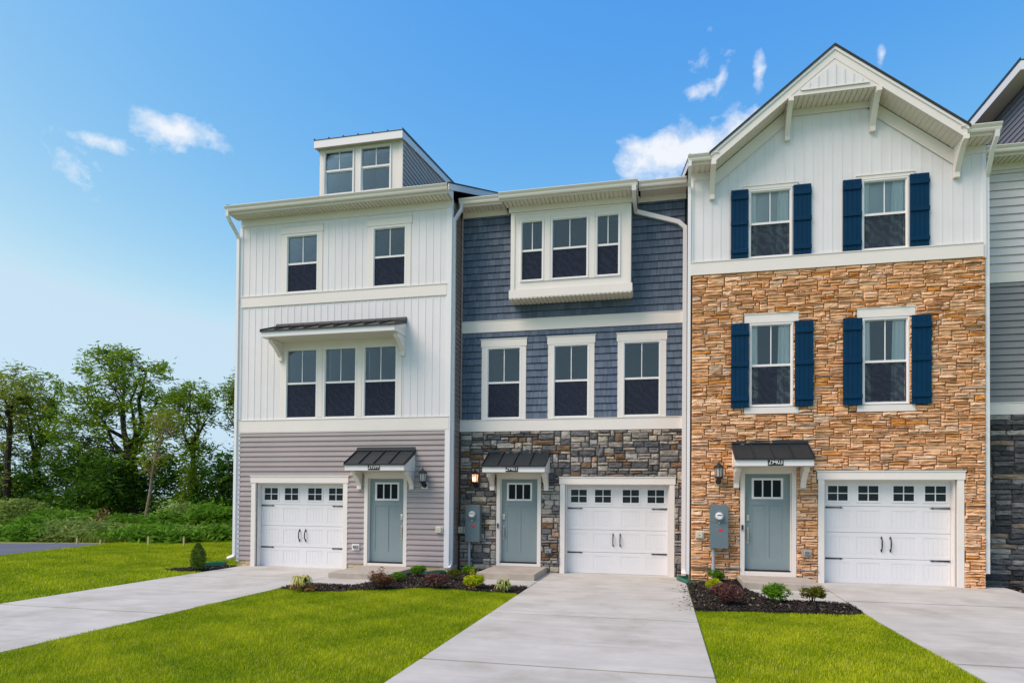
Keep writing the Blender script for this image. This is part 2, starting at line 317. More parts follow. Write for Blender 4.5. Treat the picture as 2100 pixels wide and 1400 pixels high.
def subtract(r, holes, mn=.02):         # rect (x0,x1,z0,z1) minus rects -> list of rects
    out = [r]
    for h in holes:
        nx = []
        for a in out:
            x0, x1, z0, z1 = a
            if h[0] >= x1 or h[1] <= x0 or h[2] >= z1 or h[3] <= z0: nx.append(a); continue
            if h[2] > z0: nx.append((x0, x1, z0, h[2]))
            if h[3] < z1: nx.append((x0, x1, h[3], z1))
            lo, hi = max(z0, h[2]), min(z1, h[3])
            if h[0] > x0: nx.append((x0, h[0], lo, hi))
            if h[1] < x1: nx.append((h[1], x1, lo, hi))
        out = nx
    return [a for a in out if a[1]-a[0] > mn and a[3]-a[2] > mn]

# ------------------------------------------------------------------ wall claddings
def backing(house, rect, holes, Y, m, name='wall', th=.14):
    mb = MB()
    for a in subtract(rect, holes, .001): mb.box(a[0], a[1], Y, Y+th, a[2], a[3])
    return mb.build(name, m, house)
def split300(items, key, parent, name, m):
    items = sorted(items, key=key, reverse=True)
    for it in items[:300]:
        mb = MB(); mb.add(*it[1]); mb.build(name, m, parent)
    if len(items) > 300:
        mb = MB()
        for it in items[300:]: mb.add(*it[1])
        mb.build(name+'_remainder', m, parent, kind='stuff')
def pack(rect, cw, rh, sizes, rng):
    x0, x1, z0, z1 = rect; nc = int(round((x1-x0)/cw)); nr = int(round((z1-z0)/rh)); occ = np.zeros((nr, nc), bool); out = []
    for r in range(nr-1, -1, -1):
        for c in range(nc):
            if occ[r, c]: continue
            w, h = rng.choices([s[:2] for s in sizes], [s[2] for s in sizes])[0]
            w = max(2, int(round(w*rng.uniform(.75, 1.3))))
            ww = 0
            while ww < w and c+ww < nc and not occ[r, c+ww]: ww += 1
            if c+ww < nc and not occ[r, c+ww]:
                left = 0
                while c+ww+left < nc and not occ[r, c+ww+left] and left < 3: left += 1
                if left < 2 : ww += left
            while h > 1 and (r-h+1 < 0 or occ[r-h+1:r+1, c:c+ww].any()): h -= 1
            occ[r-h+1:r+1, c:c+ww] = True
            out.append((x0+c*(x1-x0)/nc, x0+(c+ww)*(x1-x0)/nc, z0+(r-h+1)*(z1-z0)/nr, z0+(r+1)*(z1-z0)/nr))
    return out
def stone_piece(a, Y, gap, d, rng, jit):
    x0, x1, z0, z1 = a[0]+gap/2, a[1]-gap/2, a[2]+gap/2, a[3]-gap/2
    w, h = x1-x0, z1-z0; d = d*rng.uniform(.65, 1.25); j = lambda s: rng.uniform(-s, s)
    c = min(w, h)*.16*rng.uniform(.5, 1.3)
    jz = min(jit, h*.16)
    ring = [(x0+c*.3, z0+c), (x0+c, z0+j(jz)), ((x0+x1)/2+j(w*.15), z0+j(jz)), (x1-c, z0+j(jz)), (x1-c*.3, z0+c), (x1-c*.3, z1-c), (x1-c, z1+j(jz)), ((x0+x1)/2+j(w*.15), z1+j(jz)), (x0+c, z1+j(jz)), (x0+c*.3, z1-c)]
    n = len(ring); cx, cz = (x0+x1)/2, (z0+z1)/2; ins = min(.016, h*.22)
    vs = [(x, Y, z) for x, z in ring]+[(x, Y-d*.55, z) for x, z in ring]
    for x, z in ring:
        sx = x+math.copysign(min(ins*1.3, w*.2), cx-x) if abs(x-cx) > w*.2 else x
        vs.append((sx, Y-d*(1+j(.3)), z+math.copysign(ins, cz-z)*rng.uniform(.5, 1.3)))
    k = rng.uniform(.3, .7)
    vs += [(x0+w*k*.8, Y-d*(1.1+j(.35)), cz+j(h*.15)), (x0+w*(.35+.65*k), Y-d*(1.1+j(.35)), cz+j(h*.15))]
    fs = []
    for r in range(2):
        for i in range(n): fs.append((r*n+i, r*n+(i+1) % n, (r+1)*n+(i+1) % n, (r+1)*n+i))
    L, R = 3*n, 3*n+1; q = 2*n
    fs += [(q+0, q+1, L), (q+1, q+2, L), (q+2, R, L), (q+2, q+3, R), (q+3, q+4, R), (q+4, q+5, R), (q+5, q+6, R), (q+6, q+7, R), (q+7, L, R), (q+7, q+8, L), (q+8, q+9, L), (q+9, q+0, L)]
    return vs, fs
def stone_wall(wall, rect, holes, Y, cw, rh, sizes, gap, d, m, seed, jit=.008):
    rng = random.Random(seed); items = []
    for a in pack(rect, cw, rh, sizes, rng):
        for b in subtract(a, holes, .03):
            if (b[1]-b[0])*(b[3]-b[2]) < .0016: continue
            items.append(((b[1]-b[0])*(b[3]-b[2]), stone_piece(b, Y, gap, d, rng, jit)))
    split300(items, lambda t: t[0], wall, 'stone', m)
def lap_wall(wall, rect, holes, Y, exp, m, name='siding_board', dutch=True, th=.032):
    x0, x1, z0, z1 = rect; z = z0
    while z < z1-.01:
        zt = min(z+exp, z1)
        xs = sorted({x0, x1}|{h[i] for h in holes for i in (0, 1) if x0 < h[i] < x1})
        segs = []
        # boards run between holes; cut in height where a hole starts within the course
        for a in subtract((x0, x1, z, zt-.006), holes, .012): segs.append(a)  # slot bares the backing, its colour imitating shade under the next board
        for a in segs:
            f0 = (a[2]-z)/exp; f1 = (a[3]-z)/exp; prof = [(0, -th), (.48, -th*.86), (.56, -th*.35), (1.0, -th*.2)] if dutch else [(0, -th), (1.0, -th*.12)]
            def yy(f):
                for (fa, ya), (fb, yb) in zip(prof, prof[1:]):
                    if fa <= f <= fb: return ya+(yb-ya)*(f-fa)/(fb-fa)
                return prof[-1][1]
            fs = [f0]+[p[0] for p in prof if f0 < p[0] < f1]+[f1]
            poly = [(Y+yy(f), z+f*exp) for f in fs]; poly = poly+[(Y+.001, poly[-1][1]), (Y+.001, poly[0][1])]
            mb = MB(); mb.prism(poly, 'x', a[0], a[1]); mb.build(name, m, wall)
        z = zt
def board_wall(wall, rect, holes, Y, w, m, top=None, seed=0):
    x0, x1, z0, z1 = rect; n = int(round((x1-x0)/w)); w = (x1-x0)/n
    for i in range(n):
        xa = x0+i*w; xb = xa+w
        for a in subtract((xa, xb, z0, z1), holes, .015):
            mb = MB(); t0 = t1 = a[3]
            if top and a[3] >= z1-.001:
                def tz(x): return min(z1, top(x))
                mb.prism([(a[0], a[2]), (a[1]-.0008, a[2]), (a[1]-.0008, max(a[2]+.01, tz(a[1]))), ((a[0]+a[1])/2, max(a[2]+.01, tz((a[0]+a[1])/2))), (a[0], max(a[2]+.01, tz(a[0])))], 'y', Y-.010, Y)
                if tz(xa) > a[2]+.02 and a[0] == xa: mb.prism([(xa, a[2]), (xa+.03, a[2]), (xa+.03, tz(xa+.03)), (xa, tz(xa))], 'y', Y-.017, Y-.010)
            else:
                mb.box(a[0], a[1]-.0008, Y-.010, Y, a[2], a[3])
                if a[0] == xa and a[1]-a[0] > .036: mb.box(xa, xa+.03, Y-.017, Y-.010, a[2], a[3])
            mb.build('siding_board', m, wall)
def shingle_wall(walls, zones, holes, Y, exp, m, seed):
    rng = random.Random(seed); items = []
    for wall, rect in zip(walls, zones):
        x0, x1, z0, z1 = rect; z = z0
        while z < z1-.02:
            zt = min(z+exp, z1); x = x0-rng.uniform(0, .1); dz = 0
            while x < x1:
                w = rng.choice((.085, .11, .13, .15, .175)); g = .005
                for a in subtract((max(x, x0), min(x+w, x1), z+rng.uniform(0, .004), zt-.009), holes, .015):  # top gap shows dark backing as a shadow line below the next row
                    th = .036+rng.uniform(-.003, .004); f = (a[3]-z)/exp; f0 = (a[2]-z)/exp
                    p = [(Y-th*(1-.75*f0), a[2]), (Y-th*(1-.75*f), a[3]), (Y+.001, a[3]), (Y+.001, a[2])]
                    mb = MB(); mb.prism(p, 'x', a[0]+g/2, a[1]-g/2); items.append(((a[1]-a[0])*(a[3]-a[2]), (mb.v, mb.f)))
                x += w
            z = zt
    return items

# ------------------------------------------------------------------ building parts
def window(house, x0, x1, z0, z1, Y, zm=None, casing=None, head=None, sill=None, screen=True, curtain=False, fr=.05, room=True, depth=1.6, rm=.25):
    """glass extents; returns opening rect.  casing: (side width, z bottom, z top); head: (half extra, z0, z1)"""
    X0, X1, Z0, Z1 = x0-fr, x1+fr, z0-fr, z1+fr; zm = zm or (z0+z1)/2+.02
    w = MB().ring(X0, X1, Z0, Z1, fr*.62, Y-.028, Y+.10).ring(X0+fr*.62, X1-fr*.62, Z0+fr*.62, Z1-fr*.62, fr*.38, Y-.008, Y+.09).build('window', M['vinyl'], house)
    MB().box(x0, x1, Y+.008, Y+.06, zm-.022, zm+.026).build('sash_rail', M['vinyl'], w)
    MB().ring(x0, x1, z0, zm-.022, .022, Y+.03, Y+.065).build('lower_sash', M['vinyl'], w)
    xm = (x0+x1)/2
    MB().box(xm-.010, xm+.010, Y+.026, Y+.036, zm+.026, z1).build('muntin', M['vinyl'], w)
    MB().box(x0, x1, Y+.036, Y+.040, zm+.026, z1).build('pane', M['glass'], w)
    MB().box(x0+.02, x1-.02, Y+.048, Y+.052, z0+.02, zm-.02).build('pane', M['glass'], w)
    if screen:
        MB().box(x0+.004, x1-.004, Y+.018, Y+.020, z0+.004, zm-.024).build('insect_screen', M['screen_thin' if curtain else 'screen'], w)
        MB().ring(x0, x1, z0, zm-.022, .013, Y+.012, Y+.026).build('screen_frame', M['rubber'], w)
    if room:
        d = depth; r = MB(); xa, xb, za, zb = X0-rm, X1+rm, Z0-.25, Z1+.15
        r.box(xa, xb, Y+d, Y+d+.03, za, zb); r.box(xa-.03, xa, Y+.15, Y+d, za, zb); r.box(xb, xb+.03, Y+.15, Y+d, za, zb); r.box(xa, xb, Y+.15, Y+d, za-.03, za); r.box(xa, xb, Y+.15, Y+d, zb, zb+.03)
        r.build('room', M['room'], w)
    if curtain:
        for s in (0, 1):
            cw = (x1-x0)*(.19 if s == 0 else .31); n = 15; vs = []; fs = []
            for i in range(n):
                t = i/(n-1); x = (x0-.02+t*cw) if s == 0 else (x1+.02-t*cw); y = Y+.098+.022*math.sin(t*math.pi*6.5+s)
                tap = 1+.18*(t)
                for z in (z0-.03, z1+.03):
                    xx = x if z > z0 else (x0-.02+(x-x0+.02)*1.15 if s == 0 else x1+.02+(x-x1-.02)*1.15)
                    vs += [(xx, y, z), (xx, y+.004, z)]
            for i in range(n-1):
                a = i*4; fs += [(a, a+4, a+6, a+2), (a+1, a+3, a+7, a+5)]
            MB().add(vs, fs).build('curtain', M['curtain'], w, smooth=True)
    if casing:
        cw, cb, ct = casing; c = MB()
        c.box(X0-cw, X0+.004, Y-.024, Y+.03, cb, ct); c.box(X1-.004, X1+cw, Y-.024, Y+.03, cb, ct)
        if cb < Z0-.02: c.box(X0+.004, X1-.004, Y-.0235, Y+.03, cb, Z0+.003)
        if ct > Z1+.02: c.box(X0+.004, X1-.004, Y-.0235, Y+.03, Z1-.003, ct)
        c.build('casing', M['trim'], w)
    if head:
        e, ha, hb = head
        MB().box(xm-e, xm+e, Y-.032, Y+.02, ha, hb).box(xm-e-.012, xm+e+.012, Y-.045, Y+.02, hb+.0005, hb+.018).build('head_board', M['trim'], w)
    if sill:
        e, sa, sb = sill
        MB().box(xm-e, xm+e, Y-.04, Y+.02, sa, sb).build('sill', M['trim'], w)
    return (X0, X1, Z0, Z1)
def shutter(house, x0, x1, z0, z1, Y):
    s = MB().box(x0+.004, x1-.004, Y-.030, Y-.005, z0+.002, z1-.002).build('shutter', M['shutter'], house)
    n = 4; w = (x1-x0)/n
    for i in range(n): MB().box(x0+i*w+.0025, x0+(i+1)*w-.0025, Y-.047, Y-.031, z0, z1).build('plank', M['shutter'], s)
    h = z1-z0
    for f in (.115, .49, .90):
        zc = z1-h*f; MB().prism([(Y-.048, zc-.045), (Y-.07, zc-.042), (Y-.07, zc+.036), (Y-.062, zc+.045), (Y-.048, zc+.045)], 'x', x0-.004, x1+.004).build('batten', M['shutter'], s)
def gutter(house, x0, x1, Y, zt, name='gutter'):       # Y = back of the gutter
    p = [(Y, zt), (Y, zt-.13), (Y-.07, zt-.13), (Y-.085, zt-.10), (Y-.088, zt-.07), (Y-.115, zt-.035), (Y-.12, zt-.02), (Y-.128, zt-.018), (Y-.128, zt-.003), (Y-.113, zt-.003), (Y-.105, zt-.03), (Y-.012, zt-.03), (Y-.012, zt)]
    return MB().prism(p, 'x', x0, x1).build(name, M['gutter'], house)
def soffit(house, x0, x1, y0, y1, z, pitch=.10):
    mb = MB().box(x0, x1, y0, y1, z+.008, z+.02); n = max(1, int((x1-x0)/pitch)); w = (x1-x0)/n
    for i in range(n): mb.box(x0+i*w, x0+(i+1)*w-.022, y0, y1, z-.014, z+.0079)
    return mb.build('soffit', M['soffit'], house)
def downspout(house, path, side, w=.085, d=.06, name='downspout'):
    return MB().rtube(path, w, d, side).build(name, M['downspout'], house)
def garage(house, cx, Y, z0=0.0):
    """trim, recess and sectional door; returns opening"""
    j = 1.24
    fr = MB().box(cx-1.36, cx+1.36, Y+.03, Y+.06, z0+2.181, z0+2.2).build('garage_frame', M['trim'], house)
    for s in (-1, 1):
        a, b = sorted((cx+s*j, cx+s*1.36)); MB().box(a, b, Y-.03, Y+.0299, z0, z0+2.18).build('jamb_board', M['trim'], fr)
    MB().box(cx-1.38, cx+1.38, Y-.04, Y+.0295, z0+2.181, z0+2.345).box(cx-1.395, cx+1.395, Y-.055, Y+.06, z0+2.3455, z0+2.368).build('head_board', M['trim'], fr)
    MB().box(cx-1.24, cx-1.205, Y+.0605, Y+.20, z0, z0+2.20).box(cx+1.205, cx+1.24, Y+.0605, Y+.20, z0, z0+2.20).box(cx-1.204, cx+1.204, Y+.0605, Y+.20, z0+2.15, z0+2.20).build('jamb_lining', M['trim'], fr)
    d = MB().box(cx-1.25, cx+1.25, Y+.236, Y+.25, z0+.02, z0+2.2).build('garage_door', M['garage'], house)
    hw = 1.205; zs = [.012, .53, 1.075, 1.625, 2.16]
    wx = [(-1.12, -.73), (-.53, -.14), (.14, .53), (.73, 1.12)]; px = [(-1.16, -.70), (-.56, -.11), (.11, .56), (.70, 1.16)]
    for k in range(4):
        za, zb = z0+zs[k]+.004, z0+zs[k+1]-.004; mb = MB(); yF = Y+.205
        holes = [(cx+a, cx+b, za+.085, zb-.09) for a, b in px] if k < 3 else [(cx+a, cx+b, z0+1.74, z0+2.055) for a, b in wx]
        for r in subtract((cx-hw, cx+hw, za, zb), holes, .0005): mb.box(r[0], r[1], yF, yF+.03, r[2], r[3])
        if k < 3:
            for h in holes:      # recessed panel: bevel + tongue-and-groove boards
                n = 5; w = (h[1]-h[0]-.03)/n
                mb.ring(h[0], h[1], h[2], h[3], .015, yF+.006, yF+.029); mb.box(h[0]+.015, h[1]-.015, yF+.0062, yF+.027, h[2]+.015, h[3]-.015)
                for i in range(n): mb.box(h[0]+.015+i*w+.0015, h[0]+.015+(i+1)*w-.0015, yF+.003, yF+.006, h[2]+.016, h[3]-.016)
        mb.build('door_section', M['garage'], d)
    for a, b in wx:
        z_a, z_b = z0+1.74, z0+2.055; xm = cx+(a+b)/2; zc = (z_a+z_b)/2
        MB().ring(cx+a-.035, cx+b+.035, z_a-.035, z_b+.035, .037, Y+.193, Y+.2045).box(xm-.009, xm+.009, Y+.197, Y+.212, z_a, z_b).box(cx+a, xm-.0095, Y+.198, Y+.212, zc-.009, zc+.009).box(xm+.0095, cx+b, Y+.198, Y+.212, zc-.009, zc+.009).build('window_grille', M['garage'], d)
        for xa, xb in ((cx+a, xm-.0095), (xm+.0095, cx+b)):
            for zc_a, zc_b in ((z_a, zc-.0095), (zc+.0095, z_b)): MB().box(xa, xb, Y+.216, Y+.219, zc_a, zc_b).build('pane', M['glass_dark'], d)
    for s in (-.085, .085):        # pull handles
        x = cx+s; MB().tube([(x, Y+.19, z0+.965), (x, Y+.15, z0+.92), (x, Y+.142, z0+.835), (x, Y+.15, z0+.75), (x, Y+.19, z0+.705)], [.012, .012, .014, .012, .012], 6).build('handle', M['black'], d)
        for zz in (.965, .705): MB().prism([(x-.018, z0+zz), (x, z0+zz-.04), (x+.018, z0+zz), (x, z0+zz+.04)], 'y', Y+.188, Y+.2035).build('handle_plate', M['black'], d)
    for s in (-1, 1):
        for zz in (.515, 1.595):
            e = cx+s*1.19; MB().add([(e, Y+.19, z0+zz-.017), (e, Y+.19, z0+zz+.017), (e-s*.30, Y+.19, z0+zz+.009), (e-s*.31, Y+.19, z0+zz+.019), (e-s*.37, Y+.19, z0+zz), (e-s*.31, Y+.19, z0+zz-.019), (e-s*.30, Y+.19, z0+zz-.009)]+[(e, Y+.204, z0+zz-.017), (e, Y+.204, z0+zz+.017), (e-s*.30, Y+.204, z0+zz+.009), (e-s*.31, Y+.204, z0+zz+.019), (e-s*.37, Y+.204, z0+zz), (e-s*.31, Y+.204, z0+zz-.019), (e-s*.30, Y+.204, z0+zz-.009)],
                [(0, 1, 2, 3, 4, 5, 6), (13, 12, 11, 10, 9, 8, 7)]+[(i, (i+1) % 7, 7+(i+1) % 7, 7+i) for i in range(7)]).build('strap_hinge', M['black'], d)
    MB().box(cx-hw, cx+hw, Y+.205, Y+.235, z0-.005, z0+.012).build('bottom_seal', M['rubber'], d)
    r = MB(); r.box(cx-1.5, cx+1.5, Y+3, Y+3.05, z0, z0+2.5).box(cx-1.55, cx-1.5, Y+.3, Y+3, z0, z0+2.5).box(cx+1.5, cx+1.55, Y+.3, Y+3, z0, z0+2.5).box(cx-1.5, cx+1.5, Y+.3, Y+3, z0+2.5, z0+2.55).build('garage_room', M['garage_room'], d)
    return (cx-1.36, cx+1.36, z0-.3, z0+2.345), (cx-1.25, cx+1.25, z0-.3, z0+2.2)
def front_door(house, cx, Y, z0, hinge_left, lock=True):
    """z0 = bottom of leaf; returns trim rect, opening rect"""
    h = 2.07; t = MB()
    for s in (-1, 1):
        a, b = sorted((cx+s*.475, cx+s*.565)); t.box(a, b, Y-.028, Y+.06, z0-.12, z0+h+.15)
    t.box(cx-.4745, cx+.4745, Y-.0275, Y+.06, z0+h+.01, z0+h+.15); t.box(cx-.4745, cx+.4745, Y-.02, Y+.06, z0-.12, z0-.02)
    f = t.build('door_frame', M['trim'], house)
    MB().box(cx-.4745, cx-.455, Y+.0605, Y+.12, z0-.02, z0+h+.01).box(cx+.455, cx+.4745, Y+.0605, Y+.12, z0-.02, z0+h+.01).box(cx-.4545, cx+.4545, Y+.0605, Y+.12, z0+h-.002, z0+h+.01).build('jamb', M['trim'], f)
    MB().box(cx-.4545, cx+.4545, Y+.0, Y+.12, z0-.019, z0+.012).build('threshold', M['rubber'], f)
    win = (cx-.29, cx+.29, z0+1.56, z0+1.95)
    pans = [(cx-.315, cx-.035, z0+.26, z0+1.40), (cx+.035, cx+.315, z0+.26, z0+1.40)]
    mb = MB(); yF = Y+.085
    for r in subtract((cx-.452, cx+.452, z0+.014, z0+h-.004), [win]+pans, .0005): mb.box(r[0], r[1], yF, yF+.04, r[2], r[3])
    for p in pans:
        mb.ring(*p, .012, yF+.005, yF+.039); mb.box(p[0]+.012, p[1]-.012, yF+.011, yF+.038, p[2]+.012, p[3]-.012)
    d = mb.build('door', M['door'], house)
    MB().ring(win[0]-.03, win[1]+.03, win[2]-.03, win[3]+.03, .045, yF-.012, yF+.03).box(cx-.108, cx-.082, yF-.01, yF+.025, win[2]+.015, win[3]-.015).box(cx+.082, cx+.108, yF-.01, yF+.025, win[2]+.015, win[3]-.015).build('window_frame', M['vinyl'], d)
    for a, b in ((win[0]+.015, cx-.108), (cx-.082, cx+.082), (cx+.108, win[1]-.015)): MB().box(a, b, yF+.015, yF+.019, win[2]+.015, win[3]-.015).build('pane', M['glass_dark'], d)
    MB().box(cx-.4, cx+.4, yF+.5, yF+.52, z0, z0+h).build('hall', M['garage_room'], d)
    s = 1 if hinge_left else -1; x = cx+s*.395
    MB().box(x-.034, x+.034, yF-.03, yF, z0+1.05, z0+1.19).build('deadbolt', M['nickel'], d, bevel=.01)
    MB().lathe([(.03, 0), (.032, -.02), (.02, -.03)], (x, yF, z0+.88), 'y', 12).tube([(x, yF-.02, z0+.87), (x, yF-.06, z0+.83), (x, yF-.06, z0+.66), (x, yF-.015, z0+.62)], [.014, .013, .012, .012], 8).box(x-.022, x+.022, yF-.012, yF, z0+.57, z0+.92).build('handle', M['nickel'], d)
    return (cx-.565, cx+.565, z0-.12, z0+h+.15), (cx-.48, cx+.48, z0-.02, z0+h+.01)
def bracket_profile(y_wall, y_out, zt, zb):       # curved knee bracket in the YZ plane
    a = y_out; p = [(y_wall, zt), (a, zt), (a, zt-.09), (a+.035, zt-.105)]
    n = 7; x0, z0 = a+.07, zt-.115; x1, z1 = y_wall-.085, zb+.10
    for i in range(n):
        t = i/(n-1); x = x0+(x1-x0)*(t**.85); z = z0+(z1-z0)*(t**1.15); p.append((x, z))
    return p+[(y_wall-.085, zb), (y_wall, zb)]
def canopy(house, x0, x1, Y, zb, zroof, depth, n_seam, brk=(), zbr=2.02, soff=True, bd=.42):
    """standing-seam metal canopy with white fascia and brackets"""
    yo = Y-depth; zf = zb+.14
    c = MB().box(x0, x1, yo, yo+.02, zb, zf).build('canopy', M['downspout'], house)
    for xx in (x0, x1-.02):
        MB().prism([(yo+.0205, zb), (Y, zb), (Y, zroof-.045), (yo+.0205, zf)], 'x', xx, xx+.02).build('side_panel', M['trim'], c)
        e = .012 if xx > x0 else -.012
        xa, xb = sorted((xx+(.02 if xx > x0 else 0), xx+(.02 if xx > x0 else 0)+e)); mbb = MB()
        mbb.box(xa, xb, yo+.02, Y, zb, zb+.09); mbb.box(xa, xb, Y-.07, Y, zb+.0905, zroof-.14)
        mbb.prism([(yo+.02, zb+.0905), (yo+.12, zb+.0905), (Y-.0705, zroof-.20), (Y-.0705, zroof-.10)], 'x', xa, xb); mbb.build('side_trim', M['trim'], c)
    MB().box(x0+.021, x1-.021, Y-.02, Y-.001, zb-.04, zb+.1).build('ledger', M['trim'], c)
    if soff:
        s = MB().box(x0+.021, x1-.021, yo+.021, Y-.0205, zb+.012, zb+.02); m = int((x1-x0)/.1); w = (x1-x0-.042)/m
        for i in range(m): s.box(x0+.021+i*w, x0+.021+(i+1)*w-.006, yo+.021, Y-.0205, zb+.003, zb+.0119)
        s.build('soffit', M['soffit'], c)
    sl = (zroof-zf)/depth; r = MB()
    r.prism([(yo-.03, zf-.012+.012), (yo-.03, zf+.012), (Y, zroof+.012), (Y, zroof-.02), (yo+.0, zf+.001)], 'x', x0-.02, x1+.02)
    rf = r.build('roof_panel', M['metal_roof'], c)
    MB().box(x0-.021, x1+.021, yo-.034, yo-.0305, zf-.018, zf+.014).build('drip_edge', M['black'], c)
    for i in range(n_seam+1):
        x = x0-.014+(x1-x0+.028)*i/n_seam; t = .008
        MB().prism([(yo-.03, zf+.0125), (Y-.02, zroof+.0125-.02*sl), (Y-.02, zroof+.047-.02*sl), (yo-.03, zf+.047)], 'x', x-t, x+t).build('seam', M['metal_roof'], c)
    for xx in (x0-.0215, x1+.0205): MB().prism([(yo-.03, zf-.03), (Y, zroof-.065), (Y, zroof+.012), (yo-.03, zf+.012)], 'x', xx, xx+.001).build('edge_flashing', M['metal_roof'], c)
    MB().prism([(Y, zroof-.01), (Y-.06, zroof+.035-.06*sl), (Y-.05, zroof+.065), (Y-.012, zroof+.09), (Y, zroof+.09)], 'x', x0-.02, x1+.02).build('wall_flashing', M['metal_roof'], c)
    for xx in brk:
        MB().prism(bracket_profile(Y-.002, Y-bd, zb-.002, zbr), 'x', xx-.055, xx+.055).build('bracket', M['trim'], c)
    return c
def main_roof(house, x0, x1, ye, ze, ridge_y, back_y, slope, rake=True, zoff=.0):
    zr = ze+slope*(ridge_y-ye); zb = zr-slope*(back_y-ridge_y); t = .06
    r = MB().prism([(ye, ze), (ridge_y, zr), (back_y, zb), (back_y, zb-t), (ridge_y, zr-t), (ye, ze-t)], 'x', x0, x1).build('roof', M['shingle_roof'], house)
    if rake:
        for a, b in ((x0+.0-.0, x0+.025), (x1-.025, x1)):
            a2, b2 = (a-.03, b-.03) if a == x0 else (a+.03, b+.03)
            MB().prism([(ye, ze-.02), (ridge_y, zr-.02), (back_y, zb-.02), (back_y, zb-.22), (ridge_y, zr-.22), (ye, ze-.17)], 'x', a2, b2).build('rake_board', M['trim'], r)
            MB().prism([(ye-.01, ze+.012), (ridge_y, zr+.012), (ridge_y, zr-.0195), (ye-.01, ze-.0195)], 'x', a2-.01, b2+.01).build('shingle_edge', M['shingle_roof'], r)
    return r
def dormer(house, x0, x1, Y, zlow, ztop, roof_z, m_side, slope=.147, run=6.5, ov=.14, ovx=.10, wz=(10.03, 11.16)):
    """shed dormer with two windows; roof_z(y) = main roof height"""
    d = MB(); holes = []; cx = (x0+x1)/2
    gw = .80; g = [(cx-1.06+.02, cx-1.06+.02+gw), (cx+.03, cx+.03+gw)]
    z0, z1 = wz
    f = None
    rects = [(a-.05, b+.05, z0-.05, z1+.05) for a, b in g]
    for a in subtract((x0, x1, zlow, ztop), rects, .001): d.box(a[0], a[1], Y, Y+.1, a[2], a[3])
    f = d.build('dormer', M['trim'], house)
    for a, b in g: window(house, a, b, z0, z1, Y, zm=(z0+z1)/2+.065, casing=None, screen=False, depth=1.0, rm=.0)
    MB().box(cx-.13, cx-.02, Y-.02, Y-.001, zlow+.2, ztop-.10).box(x0+.0, x0+.10, Y-.02, Y-.001, zlow, ztop-.10).box(x1-.10, x1, Y-.02, Y-.001, zlow, ztop-.10).build('corner_board', M['trim'], f)
    yb = Y+run; zb = ztop+slope*run
    for xx, s in ((x0, -1), (x1, 1)):
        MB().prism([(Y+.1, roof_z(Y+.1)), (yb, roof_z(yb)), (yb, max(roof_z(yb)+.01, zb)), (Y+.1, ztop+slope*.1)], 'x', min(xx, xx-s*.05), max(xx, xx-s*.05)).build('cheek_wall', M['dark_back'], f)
        z = roof_z(Y)-.0; k = 0
        while z < zb:
            # course between z and z+.13, from the front to where it meets the main roof
            zt = z+.128; yend = Y+(zt-roof_z(Y))/SL+.3; ya = Y+.0 if z < ztop-.12 else Y+(z+.12-ztop)/max(slope, .02)
            yend = min(yend, yb)
            if ya < yend-.05:
                p = [(xx+s*.022, z), (xx+s*.019, z+.06), (xx+s*.008, z+.07), (xx+s*.005, zt), (xx, zt), (xx, z)]
                MB().prism(p, 'y', ya, yend).build('siding_board', m_side, f)
            z = zt; k += 1
    yo = Y-ov-.04
    zo = ztop-slope*(ov+.04)
    r = MB().prism([(yo, zo+.02), (yb, zb+.02), (yb, zb-.02), (yo, zo-.005)], 'x', x0-ovx, x1+ovx-.04).build('dormer_roof', M['metal_roof'], house)
    for i in range(7):
        x = x0-ovx+.01+(x1-x0+2*ovx-.06)*i/6; MB().prism([(yo, zo+.0205), (yb, zb+.0205), (yb, zb+.06), (yo, zo+.06)], 'x', x-.008, x+.008).build('seam', M['metal_roof'], r)
    MB().box(x0-ovx+.01, x1+ovx-.05, yo+.005, yo+.03, zo-.20, zo-.0055).build('fascia', M['downspout'], r)
    for xa, xb in ((x0-ovx+.01, x0-ovx+.035), (x1+ovx-.075, x1+ovx-.05)):
        MB().prism([(yo+.0305, zo-.20), (yo+.0305, zo-.006), (yb, zb-.021), (yb, zb-.20)], 'x', xa, xb).build('rake_board', M['downspout'], r)
    MB().prism([(yo+.031, zo-.19), (yb, zb-.19), (yb, zb-.18), (yo+.031, zo-.18)], 'x', x0-ovx+.0355, x1+ovx-.0755).build('dormer_soffit', M['soffit'], r)
SL = .41

